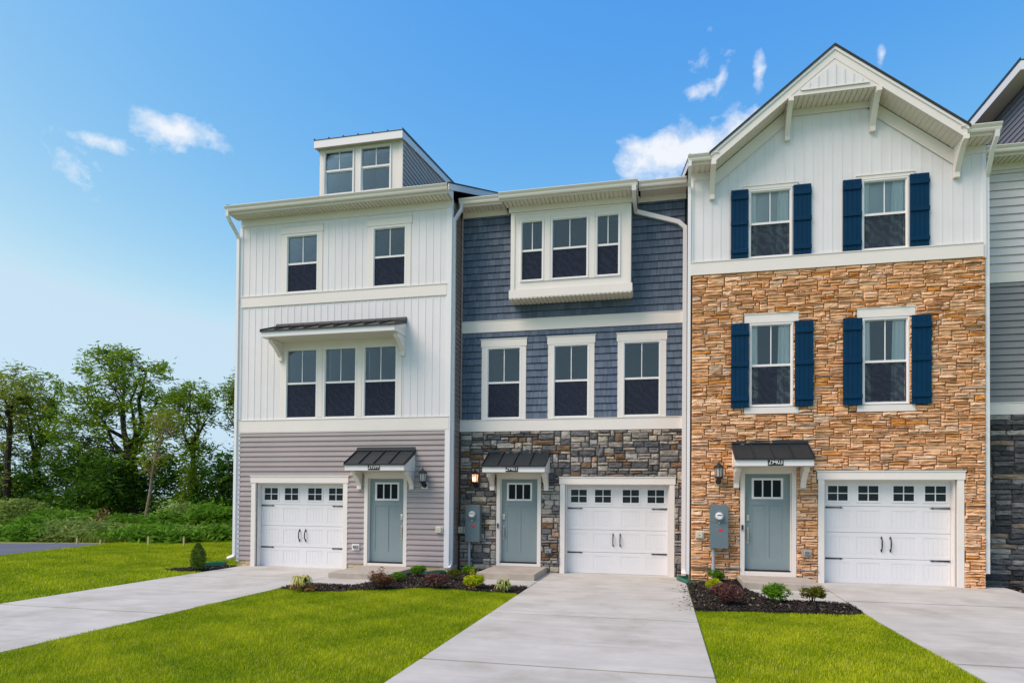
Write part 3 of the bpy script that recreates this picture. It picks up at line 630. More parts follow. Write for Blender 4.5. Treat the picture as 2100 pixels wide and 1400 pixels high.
# ================================================================== ground
GZ = -.012
ground = MB().add([(-900, -400, GZ), (900, -400, GZ), (900, 1500, GZ), (-900, 1500, GZ)], [(0, 1, 2, 3)]).build('ground', M['soil_grass'], kind='structure')
def slope3(x, y): return .10*max(0, min(1, (y+5.0)/4.0))*max(0, min(1, (x-.8)/.8))
def driveway(label_x0, x1f, joints, zfun=None, name='driveway'):
    pass
def slab_mesh(poly, zt, zfun=None, th=.1):
    n = len(poly); z = lambda p: zt+(zfun(*p) if zfun else 0)
    return MB().add([(x, y, z((x, y))) for x, y in poly]+[(x, y, z((x, y))-th) for x, y in poly], [tuple(range(n)), tuple(range(n, 2*n))[::-1]]+[(i, n+i, n+(i+1) % n, (i+1) % n) for i in range(n)])
def make_drive(x0, x1, ys, zfun=None, skew=0.0):
    bm = MB(); yy = [ys[-1], -5.0, -1.0, ys[0]] if zfun else [ys[-1], ys[0]]
    for ya, yb in zip(yy, yy[1:]):
        q = slab_mesh([(x0+.02, ya), (x1-.02, ya), (x1-.02, yb), (x0+.02, yb)], -.005, zfun); bm.add(q.v, q.f)
    b = bm.build('driveway', M['joint'], kind='structure')
    for ya, yb in zip(ys, ys[1:]):
        g = .030
        if zfun:
            ts = [yb+g]+[t for t in (-5.0, -1.0) if yb+g < t < ya-g]+[ya-g]; mb = MB()
            for a, c in zip(ts, ts[1:]):
                q = slab_mesh([(x0, a), (x1, a), (x1, c), (x0, c)], .012, zfun); mb.add(q.v, q.f)
            mb.build('slab', M['concrete'], b)
        else: slab_mesh([(x0, yb+g), (x1, yb+g), (x1, ya-g), (x0, ya-g)], .012).build('slab', M['concrete'], b, bevel=.006)
    return b
d1 = make_drive(-10.62, -7.34, [-.56, -3.05, -7.2, -11.3, -15.4]); d2 = make_drive(-2.62, .55, [.24, -2.55, -5.75, -8.85, -12, -16]); 
d3 = make_drive(3.2, 6.75, [-.76, -3.2, -7.58, -11.5, -16], slope3)
slab_mesh([(-7.32, -3.5), (-6.1, -3.55), (-5.98, -2.9), (-5.98, -.9), (-7.32, -.9)], .011).build('walk_slab', M['concrete'], d1)
slab_mesh([(-3.5, -2.8), (-2.64, -2.72), (-2.64, -.1), (-4.0, -.1), (-4.0, -1.7)], .011).build('walk_slab', M['concrete'], d2)
slab_mesh([(1.92, -3.45), (3.18, -3.55), (3.18, -1.1), (1.62, -1.1), (1.62, -2.2)], .011, slope3).build('walk_slab', M['concrete'], d3)
def step(x0, x1, y0, y1, zt, label):
    o = MB().box(x0, x1, y0, y1, 0.0, zt).build('concrete_step', M['concrete_step'], bevel=.012, label=label, category='step', group='concrete entry steps')
step(-7.23, -5.80, -2.52, -.83, .135, 'concrete entry step below the door of the taupe sided house')
step(-4.03, -2.70, -1.70, -.03, .155, 'concrete entry step below the door in the grey stone wall')
step(1.60, 3.02, -2.27, -1.03, .215, 'concrete entry step below the door in the tan stone wall')
road = MB().add([(x, y, GZ+.006) for x, y in [(-17.6, -6), (-18.7, -1.6), (-19.2, -.25), (-19.65, 1.75), (-20.15, 4.0), (-20.7, 4.75), (-21.6, 4.6), (-24, 3.75), (-33, .8), (-60, -8), (-60, -14), (-30, -14)]], [tuple(range(12))]).build('road', M['asphalt'], kind='structure')
MB().add([(x, y, GZ+.003) for x, y in [(-20.4, 5.0), (-21.5, 4.9), (-24, 4.05), (-33, 1.1), (-33, .7), (-24, 3.6), (-21.6, 4.4), (-20.4, 4.5)]], [tuple(range(8))]).build('road_verge', mat('bare_soil', (.36, .25, .13), .95, var=.2), kind='structure')
# mulch beds
def in_poly(P, x, y):
    r = np.zeros(len(x), bool); n = len(P)
    for i in range(n):
        (xa, ya), (xb, yb) = P[i], P[(i+1) % n]
        c = ((ya > y) != (yb > y)) & (x < (xb-xa)*(y-ya)/((yb-ya) if yb != ya else 1e-9)+xa); r ^= c
    return r
BEDS = [([(-7.3, -4.3), (-6.6, -4.42), (-5.93, -4.36), (-5.54, -4.05), (-4.9, -3.65), (-4.5, -3.42), (-3.55, -3.6), (-2.66, -3.68), (-2.64, -2.74), (-3.5, -2.8), (-4.02, -1.7), (-4.02, .0), (-5.0, .0), (-5.0, -.85), (-5.8, -.85), (-5.98, -2.9), (-6.1, -3.55), (-7.3, -3.52)], None, 'mulch_bed'),
        ([(.57, -4.74), (1.5, -4.6), (2.5, -4.58), (3.0, -4.52), (3.18, -4.3), (3.18, -3.55), (1.92, -3.45), (1.62, -2.2), (1.6, -1.05), (.62, -1.05), (.57, -1.6)], slope3, 'mulch_bed'),
        ([(-11.75, -2.25), (-11.2, -2.35), (-10.66, -1.9), (-10.66, -1.0), (-11.0, -1.0), (-11.5, -1.6)], None, 'mulch_bed'),
        ([(6.78, -1.6), (8.5, -1.6), (8.5, .05), (6.78, .05)], None, 'mulch_bed')]
rs = np.random.RandomState(5)
for P, zf, nm in BEDS:
    A = np.array(P); b = slab_mesh(P, .022, zf, .05).build(nm, M['mulch'], kind='structure')
    area = abs(sum(P[i][0]*P[(i+1) % len(P)][1]-P[(i+1) % len(P)][0]*P[i][1] for i in range(len(P))))/2
    n = int(area*1500); x = rs.uniform(A[:, 0].min()-.04, A[:, 0].max()+.04, n*3); y = rs.uniform(A[:, 1].min()-.04, A[:, 1].max()+.04, n*3); k = in_poly(P, x, y); x, y = x[k][:n], y[k][:n]; n = len(x)
    z = np.array([(zf(a, c) if zf else 0) for a, c in zip(x, y)])+.028+rs.uniform(0, .02, n)
    a = rs.uniform(0, np.pi, n); l = rs.uniform(.012, .035, n); w = rs.uniform(.004, .012, n); t = rs.uniform(-.6, .6, n)
    ex = np.stack([np.cos(a)*l, np.sin(a)*l, t*l], 1); ey = np.stack([-np.sin(a)*w, np.cos(a)*w, rs.uniform(-.5, .5, n)*w], 1); c = np.stack([x, y, z], 1)
    quads('bark_chips', np.stack([c-ex-ey, c+ex-ey, c+ex+ey, c-ex+ey], 1), rs.rand(n), M['chips'], b, kind='stuff')

# ================================================================== townhouse 1
BACK, RY = 12.5, 6.2
def house_shell(h, x0, x1, Y, m):        # side and rear walls
    zt = 9.05
    for xx in (x0, x1-.15):
        w = MB().prism([(Y+.15, -.1), (BACK, -.1), (BACK, zt), (RY, zt+SL*(RY-Y)), (Y+.15, zt)], 'x', xx, xx+.15).build('side_wall', m, h)
    MB().box(x0+.1505, x1-.1505, BACK-.15, BACK, -.1, zt).build('rear_wall', m, h)
H1 = thing('townhouse', (-7.9, 5, 0), 'left end townhouse with white board siding, taupe lower storey and roof dormer', 'house')
Y1 = -.8; a1, b1 = -10.77, -5.0
gtrim, gopen = garage(H1, -9.005, Y1, -.01); dtrim, dopen = front_door(H1, -6.625, Y1, .215, True)
ops = []
for x0, x1 in ((-9.38, -8.57), (-8.30, -7.49), (-7.215, -6.405)): ops.append(window(H1, x0, x1, 3.85, 5.56, Y1, zm=4.715))
for x0, x1 in ((-9.405, -8.59), (-7.0, -6.2)): ops.append(window(H1, x0, x1, 7.09, 8.50, Y1, zm=7.80, casing=(.12, 7.03, 8.575), head=(.595, 8.58, 8.755)))
cas = (-9.58, -6.235, 3.80, 5.73)
mb = MB()
for a in subtract(cas, ops[:3], .001): mb.box(a[0], a[1], Y1-.022, Y1+.02, a[2], a[3])
mb.build('window_surround', M['trim'], H1)
for xc in (-8.435, -7.352): MB().box(xc-.055, xc+.055, Y1-.03, Y1-.0225, 3.84, 5.70).build('mullion_cover', M['trim'], H1)
w = backing(H1, (a1, b1, .17, 3.48), [gtrim, dtrim], Y1+.002, M['dark_back'])
lap_wall(w, (a1+.02, b1-.10, .17, 3.47), [gtrim, dtrim], Y1, .128, M['siding_grey'])
w = backing(H1, (a1, b1, 3.48, 9.1), ops, Y1+.002, M['white_back'])
wcas = [(a[0]-.12, a[1]+.12, 7.03, 8.775) for a in ops[3:]]
board_wall(w, (a1+.04, b1-.10, 3.80, 6.745), [cas]+ops[:3], Y1, .186, M['siding_white'])
board_wall(w, (a1+.04, b1-.10, 7.03, 8.885), wcas, Y1, .186, M['siding_white'])
def band(h, x0, x1, Y, za, zb, name='band_board'):
    return MB().box(x0, x1, Y-.034, Y+.001, za, zb).box(x0, x1, Y-.046, Y+.001, zb+.0005, zb+.018).build(name, M['trim'], h)
band(H1, a1-.015, b1-.005, Y1, 3.485, 3.782); band(H1, a1+.02, b1-.09, Y1, 6.745, 7.012)
MB().box(a1+.0, b1-.0, Y1-.026, Y1+.001, 8.885, 9.075).box(a1, b1, Y1-.038, Y1+.001, 8.865, 8.8845).build('frieze_board', M['trim'], H1)
# corner boards
MB().box(a1-.028, a1+.055, Y1-.028, Y1-.0005, .13, 3.484).box(a1-.028, a1-.0005, Y1, Y1+.09, .13, 9.1).box(a1-.028, a1+.05, Y1-.028, Y1-.0005, 3.82, 8.864).build('corner_board', M['downspout'], H1)
MB().box(b1-.10, b1+.028, Y1-.028, Y1-.0005, .13, 8.864).box(b1+.0005, b1+.028, Y1, Y1+.10, .13, 9.1).build('corner_board', M['downspout'], H1)
def bricks(h, segs, Y, z0, z1, rows, axis='x', m='cream_brick', seed=1):
    rng = random.Random(seed); rh = (z1-z0)/rows
    for x0, x1 in segs:
        w = (MB().box(x0, x1, Y+.012, Y+.12, z0-.05, z1) if axis == 'x' else MB().box(Y-.12, Y-.012, x0, x1, z0-.05, z1)).build('foundation', M['cream_mortar'], h)
        for r in range(rows):
            x = x0-rng.uniform(0, .2)
            while x < x1:
                l = rng.uniform(.24, .36); a, b = max(x, x0)+.004, min(x+l, x1)-.004; x += l
                if b-a < .03: continue
                mb = MB()
                if axis == 'x': mb.box(a, b, Y-.003-rng.random()*.005, Y+.0119, z0+r*rh+.004, z0+(r+1)*rh-.004)
                else: mb.box(Y-.0119, Y+.003+rng.random()*.005, a, b, z0+r*rh+.004, z0+(r+1)*rh-.004)
                mb.build('brick', M[m], w)
bricks(H1, [(a1, -10.37), (-7.64, -7.19), (-6.06, b1-.001)], Y1+.004, -.02, .165, 2)
bricks(H1, [(Y1+.02, -.06)], b1, -.02, .165, 2, 'y', seed=3)
house_shell(H1, a1, b1-.002, Y1, M['siding_brown'])
sw = MB().box(b1-.02, b1-.0015, Y1+.10, .0, .17, 9.0).build('side_wall', M['siding_brown'], H1)
z = .17
while z < 8.85:
    p = [(b1+.022, z), (b1+.018, z+.062), (b1+.008, z+.07), (b1+.004, z+.128), (b1, z+.128), (b1, z)]
    MB().prism(p, 'y', Y1+.1005, -.025).build('siding_board', M['siding_brown'], sw); z += .128
soffit(H1, a1-.10, b1+.02, Y1-.37, Y1-.028, 9.06)
MB().box(a1-.12, b1+.04, Y1-.395, Y1-.3705, 9.05, 9.21).build('fascia', M['gutter'], H1)
gutter(H1, a1-.16, b1+.05, Y1-.3955, 9.235)
main_roof(H1, a1-.10, b1+.06, Y1-.46, 9.262, RY, BACK+.4, SL)
rz1 = lambda y: 9.262+SL*(y-(Y1-.46))
dormer(H1, -9.10, -6.69, .2, 9.75, 11.46, rz1, mat('dormer_siding', (.46, .385, .345), .5, var=.05))
MB().prism([(Y1-.39, 9.05), (Y1-.03, 9.05), (Y1-.03, 9.45), (Y1-.39, 9.24)], 'x', b1+.041, b1+.06).build('eave_return', M['trim'], H1)
downspout(H1, [(a1-.10, Y1-.46, 9.12), (a1-.10, Y1-.45, 9.0), (a1-.085, Y1-.36, 8.88), (a1-.065, Y1-.10, 8.66), (a1-.062, Y1-.045, 8.56), (a1-.062, Y1-.045, .32), (a1-.075, Y1-.06, .26), (a1-.20, Y1-.13, .20)], (1, 0, 0), .075, .06)
canopy(H1, -9.68, -6.14, Y1, 5.765, 6.18, .71, 9, brk=(-9.55, -6.20), zbr=5.30, bd=.50)
canopy(H1, -7.38, -5.87, Y1, 2.46, 2.97, .70, 4, brk=(-7.31, -5.93), zbr=2.02)
MB().prism([(a1+.02, 3.46), (b1-.1, 3.46), (b1-.1, 3.484), (a1+.02, 3.484)], 'y', Y1-.03, Y1).build('starter_strip', M['trim'], H1)

# ================================================================== townhouse 2
H2 = thing('townhouse', (-2.2, 5.2, 0), 'middle townhouse with blue shingles, white bay window and grey stone base', 'house')
Y2 = 0.0; a2, b2 = -4.975, .60
gtrim, gopen = garage(H2, -1.04, Y2, 0.0); dtrim, dopen = front_door(H2, -3.435, Y2, .235, False)
ops = []; cas = []
for xc in (-3.845, -2.155, -.46):
    ops.append(window(H2, xc-.40, xc+.40, 3.85, 5.56, Y2, zm=4.715, casing=(.12, 3.79, 5.612), head=(.59, 5.615, 5.80))); cas.append((xc-.57, xc+.57, 3.79, 5.62)); cas.append((xc-.595, xc+.595, 5.6, 5.82))
bayr = (-3.575, -.705, 6.66, 8.95)
w = backing(H2, (a2, b2, -.05, 3.49), [gtrim, dtrim], Y2+.002, M['mortar_grey'], name='stone_wall')
can2 = [(-4.20, -2.64, 2.46, 3.09)]
stone_wall(w, (a2+.02, b2-.08, -.04, 3.485), [gtrim, dtrim, (gtrim[0]-.03, gtrim[1]+.03, 2.15, 2.37)], Y2, .05, .07, [(5, 1, 4), (4, 2, 4), (6, 1, 3), (6, 2, 3), (8, 1, 1.5), (8, 2, 1.2), (2, 2, .6), (4, 3, .5)], .014, .05, M['stone_grey'], 21)
wl = backing(H2, (a2, b2, 3.49, 6.0), ops, Y2+.002, M['dark_back'], name='shingle_wall'); wu = backing(H2, (a2, b2, 6.0, 9.1), [], Y2+.002, M['dark_back'], name='shingle_wall')
items_l = shingle_wall([wl], [(a2+.045, b2-.08, 3.80, 5.985)], cas, Y2, .172, None, 4)
items_u = shingle_wall([wu], [(a2+.045, b2-.08, 6.29, 8.92)], [bayr], Y2, .172, None, 5)
split300(items_l, lambda t: t[0], wl, 'shingle', M['shingle']); split300(items_u, lambda t: t[0], wu, 'shingle', M['shingle'])
band(H2, a2+.0, b2-.08, Y2, 3.495, 3.775); band(H2, a2+.03, b2-.08, Y2, 5.99, 6.265)
MB().box(a2+.005, a2+.045, Y2-.03, Y2-.0005, 3.80, 8.93).build('corner_board', mat('taupe_corner', (.36, .31, .30), .5), H2)
MB().box(a2+.03, b2-.05, Y2-.026, Y2+.001, 8.925, 9.08).build('frieze_board', M['trim'], H2)
for xa, xb in ((a2+.03, -3.80), (-.50, b2-.05)):
    soffit(H2, xa, xb, Y2-.36, Y2-.0265, 9.065)
for xa, xb in ((a2+.03, -3.77), (-.53, b2-.03)): MB().box(xa, xb, Y2-.385, Y2-.3605, 9.05, 9.21).build('fascia', M['gutter'], H2)
gutter(H2, a2+.06, -3.78, Y2-.3855, 9.225); gutter(H2, -.54, b2-.06, Y2-.3855, 9.225)
main_roof(H2, a2+.03, b2-.03, Y2-.44, 9.255, RY, BACK+.4, SL, rake=False)
# bay
Yb = -.5; bx0, bx1 = -3.575, -.705; bw = []
bay = None
gl = [(-3.295, -2.81), (-2.545, -1.74), (-1.48, -1.0)]; fr = .05
holes = [(a-fr, b+fr, 7.09-fr, 8.48+fr) for a, b in gl]
mb = MB()
for a in subtract((bx0, bx1, 6.66, 8.90), holes, .001): mb.box(a[0], a[1], Yb, Yb+.1, a[2], a[3])
bay = mb.build('bay_window', M['trim'], H2)
for a, b in gl: window(H2, a, b, 7.09, 8.48, Yb, zm=7.79, casing=None, depth=1.3, rm=.0)
for xa in (bx0, bx1-.03): MB().box(xa, xa+.03, Yb+.1005, Y2-.03, 6.66, 8.9).build('bay_side', M['trim'], bay)
MB().box(bx0-.0, bx0+.10, Yb-.02, Yb-.0005, 6.85, 8.68).box(bx1-.10, bx1, Yb-.02, Yb-.0005, 6.85, 8.68).box(-2.75, -2.61, Yb-.02, Yb-.0005, 7.03, 8.62).box(-1.68, -1.54, Yb-.02, Yb-.0005, 7.03, 8.62).box(bx0, bx1, Yb-.016, Yb-.0005, 8.6805, 8.72).build('bay_trim', M['trim'], bay)
MB().box(bx0-.035, bx1+.035, Yb-.035, Yb-.0005, 6.655, 6.85).box(bx0-.035, bx0-.0005, Yb, Y2-.03, 6.655, 6.85).box(bx1+.0005, bx1+.035, Yb, Y2-.03, 6.655, 6.85).build('bay_skirt', M['trim'], bay)
s = soffit(H2, bx0-.03, bx1+.03, Yb-.03, Y2-.03, 6.645)
MB().box(bx0-.05, bx1+.05, Yb-.03, Yb-.0005, 8.735, 8.90).build('bay_frieze', M['trim'], bay)
soffit(H2, bx0-.12, bx1+.12, Yb-.37, Yb-.001, 8.885)
MB().box(bx0-.17, bx1+.15, Yb-.395, Yb-.3705, 8.87, 9.01).build('fascia', M['gutter'], H2)
gutter(H2, bx0-.20, bx1+.16, Yb-.3955, 9.035)
MB().prism([(Yb-.46, 9.06), (Y2-.42, 9.263), (Y2+.1, 9.47), (Y2+.1, 9.43), (Y2-.42, 9.22), (Yb-.46, 9.02)], 'x', bx0-.19, bx1+.15).build('bay_roof', M['shingle_roof'], H2)
for xa in (bx0-.17, bx1+.13): MB().prism([(Yb-.37, 8.885), (Y2-.03, 8.885), (Y2-.03, 9.38), (Y2-.42, 9.21), (Yb-.37, 9.015)], 'x', xa, xa+.02).build('roof_cheek', M['gutter'], H2)
# downspouts
downspout(H2, [(a2+.13, Y2-.45, 9.12), (a2+.13, Y2-.46, 8.98), (a2+.06, Y2-.60, 8.74), (a2+.028, Y2-.68, 8.62), (a2+.028, Y2-.68, .30), (a2+.03, Y2-.72, .20), (a2+.03, Y2-.86, .12)], (0, 1, 0), .085, .055)
downspout(H2, [(bx1+.08, Yb-.45, 8.92), (bx1+.08, Yb-.44, 8.82), (bx1+.075, Yb-.2, 8.76), (bx1+.09, Y2-.075, 8.70), (bx1+.2, Y2-.072, 8.66), (b2-.22, Y2-.07, 8.36), (b2-.075, Y2-.07, 8.22), (b2-.075, Y2-.07, .22), (b2-.075, Y2-.09, .14), (b2-.075, Y2-.24, .09)], (1, 0, 0), .10, .075)
canopy(H2, -4.18, -2.67, Y2, 2.45, 2.965, .70, 4, brk=(-4.10, -2.735), zbr=2.02)
house_shell(H2, a2+.03, b2, Y2, M['siding_brown'])

# ================================================================== townhouse 3
H3 = thing('townhouse', (3.5, 4.8, 0), 'tan ledgestone townhouse with white front gable and navy shutters', 'house')
Y3 = -1.0; a3, b3 = .62, 6.33
gtrim, gopen = garage(H3, 4.585, Y3, .095); dtrim, dopen = front_door(H3, 2.235, Y3, .325, False)
ops = []; trims = []
for xc in (2.29, 4.515):
    ops.append(window(H3, xc-.39, xc+.39, 3.88, 5.575, Y3, zm=4.72, head=(.545, 5.635, 5.82), sill=(.545, 3.68, 3.815), curtain=True)); trims += [(xc-.545, xc+.545, 5.62, 5.835), (xc-.545, xc+.545, 3.68, 3.82)]
    for s in (-1, 1):
        xa, xb = sorted((xc+s*.462, xc+s*.825)); shutter(H3, xa, xb, 3.815, 5.625, Y3-.05)
up = []
for xc in (2.265, 4.50):
    up.append(window(H3, xc-.39, xc+.39, 7.085, 8.47, Y3, zm=7.79, head=(.545, 8.525, 8.60), curtain=True))
    for s in (-1, 1):
        xa, xb = sorted((xc+s*.455, xc+s*.81)); shutter(H3, xa, xb, 7.05, 8.535, Y3-.022)
w = backing(H3, (a3, b3, -.05, 6.74), [gtrim, dtrim]+ops, Y3+.002, M['mortar_tan'], name='stone_wall')
stone_wall(w, (a3+.03, b3, -.04, 6.735), [gtrim, dtrim]+ops+trims+[(gtrim[0]-.03, gtrim[1]+.03, 2.2, 2.46)], Y3, .04, .033, [(7, 1, 3.5), (8, 2, 6), (10, 2, 3), (9, 1, 3), (6, 2, 2), (7, 3, .8), (12, 2, 1), (12, 1, 1.5)], .007, .045, M['stone_tan'], 77, jit=.014)
GA = (3.42, 11.13); GS = .80        # gable apex and slope
def rake_z(x): return GA[1]-GS*abs(x-GA[0])
def fr_low(x): return min(10.12, rake_z(x)-.31-.20)
wt = MB().prism([(a3, 6.74), (b3, 6.74), (b3, 9.0), (5.75, 9.0), (4.3, 10.18), (2.55, 10.18), (1.1, 9.0), (a3, 9.0)], 'y', Y3+.14, Y3+.2)
wt.build('gable_backing', M['white_back'], H3)
w = backing(H3, (a3, b3, 6.74, 8.85), up, Y3+.002, M['white_back'], name='gable_wall')
wheads = [(a[0]-.02, a[1]+.02, 7.03, 8.62) for a in up]
def top3(x): return max(8.83, fr_low(x)) if 1.05 < x < 5.80 else 8.845
board_wall(w, (a3+.04, b3-.05, 7.03, 10.12), up+[(a[0]-.07, a[1]+.07, 8.52, 8.62) for a in up], Y3, .186, M['siding_white'], top=top3)
band(H3, a3-.01, b3-.05, Y3-.03, 6.745, 7.015)
MB().box(a3-.02, a3+.05, Y3-.026, Y3-.0005, 7.03, 8.86).build('corner_board', M['downspout'], H3); MB().box(b3-.06, b3+.015, Y3-.026, Y3-.0005, 6.74, 8.84).build('corner_board', M['downspout'], H3)
# frieze: along rakes, across the collar, and level returns
fz = MB(); t0, t1 = Y3-.03, Y3-.011
xl, xr = 1.10, 5.745
for s in (-1, 1):
    e = GA[0]+s*2.33; c = GA[0]+s*.865
    def lo(x): return rake_z(x)-.31-.265
    def hi(x): return rake_z(x)-.29
    pl = [(e, lo(e)), (c, lo(c)), (c, hi(c)), (e, hi(e))]; fz.prism(pl, 'y', t0, t1)
    e2 = GA[0]+s*2.33; o2 = a3+.0 if s < 0 else b3
    fz.box(min(e2, o2), max(e2, o2), t0+.001, t1, 8.845, 9.03)
    fz.prism([(e, lo(e)-.02), (c, lo(c)-.02), (c, lo(c)+.002), (e, lo(e)+.002)], 'y', t0-.016, t0-.0005)
fz.box(GA[0]-.864, GA[0]+.864, t0+.0005, t1, 10.05, 10.20); fz.box(GA[0]-.86, GA[0]+.86, t0-.016, t0, 10.03, 10.0495)
fz.build('frieze_board', M['trim'], H3)
YR = -1.50
rk = MB()
for s in (-1, 1):
    e = GA[0]+s*2.40
    rk.prism([(GA[0], GA[1]-.02), (e, rake_z(e)-.02), (e, rake_z(e)-.265), (GA[0], GA[1]-.265)], 'y', YR, YR+.03)
rb = rk.build('rake_board', M['trim'], H3)
rk2 = MB()
for s in (-1, 1):
    e = GA[0]+s*2.42
    rk2.prism([(GA[0], GA[1]-.02), (e, rake_z(e)-.02), (e, rake_z(e)-.085), (GA[0], GA[1]-.085)], 'y', YR-.022, YR-.0005)
rk2.build('rake_moulding', M['downspout'], H3)
rf = MB()
for s in (-1, 1):
    e = GA[0]+s*2.45; rf.prism([(GA[0], GA[1]+.03), (e, rake_z(e)+.03), (e, rake_z(e)-.0195), (GA[0], GA[1]-.0195)], 'y', YR-.04, 3.2)
rf.build('gable_roof', M['shingle_roof'], H3)
# sloped soffits, collar soffit
for s in (-1, 1):
    mb = MB(); e = 2.33; c = .87; n = 18; o = .275
    for i in range(n):
        xa = GA[0]+s*(c+(e-c)*i/n); xb = GA[0]+s*(c+(e-c)*(i+1)/n-.010)
        mb.prism([(xa, rake_z(xa)-o), (xb, rake_z(xb)-o), (xb, rake_z(xb)-o+.008), (xa, rake_z(xa)-o+.008)], 'y', YR+.0305, t0-.0005)
    xa, xb = GA[0]+s*c, GA[0]+s*e
    mb.prism([(xa, rake_z(xa)-o+.009), (xb, rake_z(xb)-o+.009), (xb, rake_z(xb)-o+.02), (xa, rake_z(xa)-o+.02)], 'y', YR+.0305, t0-.0005)
    mb.build('rake_soffit', M['soffit'], H3)
soffit(H3, GA[0]-.86, GA[0]+.86, YR+.0305, t0-.0005, 10.185)
# gable peak panel
tri = MB().prism([(GA[0]-.86, 10.19), (GA[0]+.86, 10.19), (GA[0]+.86, 10.20), (GA[0], GA[1]-.27), (GA[0]-.86, 10.20)], 'y', YR+.008, YR+.03).build('peak_panel', M['trim'], H3)
for i in range(8):
    xa = GA[0]-.66+i*.165; xb = xa+.163
    def pt(x): return 10.30+max(0, .555*(1-abs(x-GA[0])/.66)*.82)
    z = [pt(xa), pt((xa+xb)/2), pt(xb)]
    if max(z) > 10.31: MB().prism([(xa, 10.30), (xb, 10.30), (xb, z[2]), ((xa+xb)/2, z[1]), (xa, z[0])], 'y', YR+.0, YR+.0075).prism([(xa, 10.30), (xa+.026, 10.30), (xa+.026, pt(xa+.026)), (xa, z[0]+.0001)], 'y', YR-.012, YR-.0005).build('siding_board', M['siding_white'], tri)
MB().box(GA[0]-.64, GA[0]+.64, YR-.016, YR-.0005, 10.275, 10.2995).build('ledge', M['trim'], tri)
# brackets
for x, zt, zb in ((GA[0]-.83, 10.18, 9.50), (GA[0]+.83, 10.18, 9.50), (1.06, 9.02, 8.38), (5.80, 9.02, 8.38)):
    MB().prism(bracket_profile(Y3-.012, YR-.02, zt, zb), 'x', x-.05, x+.05).build('bracket', M['trim'], H3)
# eave returns
for xa, xb, ga, gb in ((a3-.05, 1.14, a3-.09, 1.16), (5.71, b3+.06, 5.70, b3+.09)):
    soffit(H3, xa, xb, YR+.125, t0-.0005, 9.02)
    MB().box(xa, xb, YR+.10, YR+.1245, 9.01, 9.17).build('fascia', M['gutter'], H3); gutter(H3, ga, gb, YR+.0995, 9.195)
    MB().box(xa+.0, xb, YR+.125, Y3-.03, 9.04, 9.16).build('return_box', M['gutter'], H3)
main_roof(H3, a3-.03, b3+.04, Y3+.21, 9.222+SL*(Y3+.21-YR-.04), RY, BACK+.4, SL, rake=False)
for xa, xb in ((a3-.03, 1.12), (5.73, b3+.04)):
    MB().prism([(YR+.04, 9.222), (Y3+.2095, 9.222+SL*(Y3+.2095-YR-.04)), (Y3+.2095, 9.15), (YR+.04, 9.18)], 'x', xa, xb).build('return_roof', M['shingle_roof'], H3)
for xa in (a3-.055, b3+.041): 
    z3 = lambda y: 9.222+SL*(y-YR-.04)
    MB().prism([(YR+.05, z3(YR+.05)-.02), (RY, z3(RY)-.02), (RY, z3(RY)-.22), (YR+.05, 9.03)], 'x', xa, xa+.024).build('rake_board', M['trim'], H3)
    MB().prism([(YR+.03, z3(YR+.03)+.012), (RY, z3(RY)+.012), (RY, z3(RY)-.0195), (YR+.03, z3(YR+.03)-.0195)], 'x', xa-.01, xa+.034).build('shingle_edge', M['shingle_roof'], H3)
downspout(H3, [(b3+.02, YR+.04, 9.07), (b3+.02, YR+.06, 8.95), (b3+.005, YR+.2, 8.78), (b3+.045, Y3-.03, 8.45), (b3+.048, Y3+.04, 8.38), (b3+.048, Y3+.04, .4)], (1, 0, 0), .075, .06)
downspout(H3, [(a3-.045, YR+.03, 9.07), (a3-.045, YR+.03, 8.97), (a3-.04, Y3-.075, 8.72), (a3-.035, Y3-.04, 8.55), (a3-.035, Y3-.04, 8.2), (a3-.035, Y3-.0, .5), (a3-.035, Y3+.0, .2)], (1, 0, 0), .065, .055)
canopy(H3, 1.51, 3.0, Y3, 2.53, 3.035, .70, 4, brk=(1.585, 2.925), zbr=2.09)
house_shell(H3, a3, b3, Y3, M['siding_brown'])
for xa, xb in ((a3+.03, 1.67), (2.80, 3.225)): MB().box(xa, xb, Y3-.065, Y3, .345, .372).build('drip_flashing', M['drip'], H3)
for xa, xb in ((a2+.03, -4.0), (-2.87, -2.4)): MB().box(xa, xb, Y2-.062, Y2, .245, .262).build('drip_flashing', M['drip'], H2)

# ================================================================== townhouse 4
H4 = thing('townhouse', (9.2, 5.2, 0), 'partly seen grey townhouse with dark slate stone base at the right edge', 'house')
Y4 = .0; a4, b4 = 6.38, 12.1
w = backing(H4, (a4, b4, -.05, 3.69), [(7.50, 8.6, .1, 2.45)], Y4+.002, M['mortar_grey'], name='stone_wall')
stone_wall(w, (a4, 9.5, -.04, 3.685), [(7.50, 8.6, .1, 2.45)], Y4, .05, .055, [(8, 2, 4), (9, 1, 2), (7, 2, 4), (6, 3, 2), (11, 2, 2)], .008, .055, M['stone_slate'], 9, jit=.012)
dt4, do4 = front_door(H4, 8.05, Y4, .235, False)
w = backing(H4, (a4, b4, 3.69, 6.5), [], Y4+.002, M['dark_back']); lap_wall(w, (a4+.02, 9.0, 3.95, 6.50), [], Y4, .145, M['lap_dark'], dutch=False)
w = backing(H4, (a4, b4, 6.5, 9.1), [], Y4+.002, M['grey_back']); lap_wall(w, (a4+.02, 9.0, 6.74, 8.92), [], Y4, .175, M['lap_light'], dutch=False)
band(H4, a4, b4, Y4, 3.69, 3.93); band(H4, a4, b4, Y4, 6.505, 6.72)
MB().box(a4, b4, Y4-.026, Y4+.001, 8.92, 9.08).build('frieze_board', M['trim'], H4)
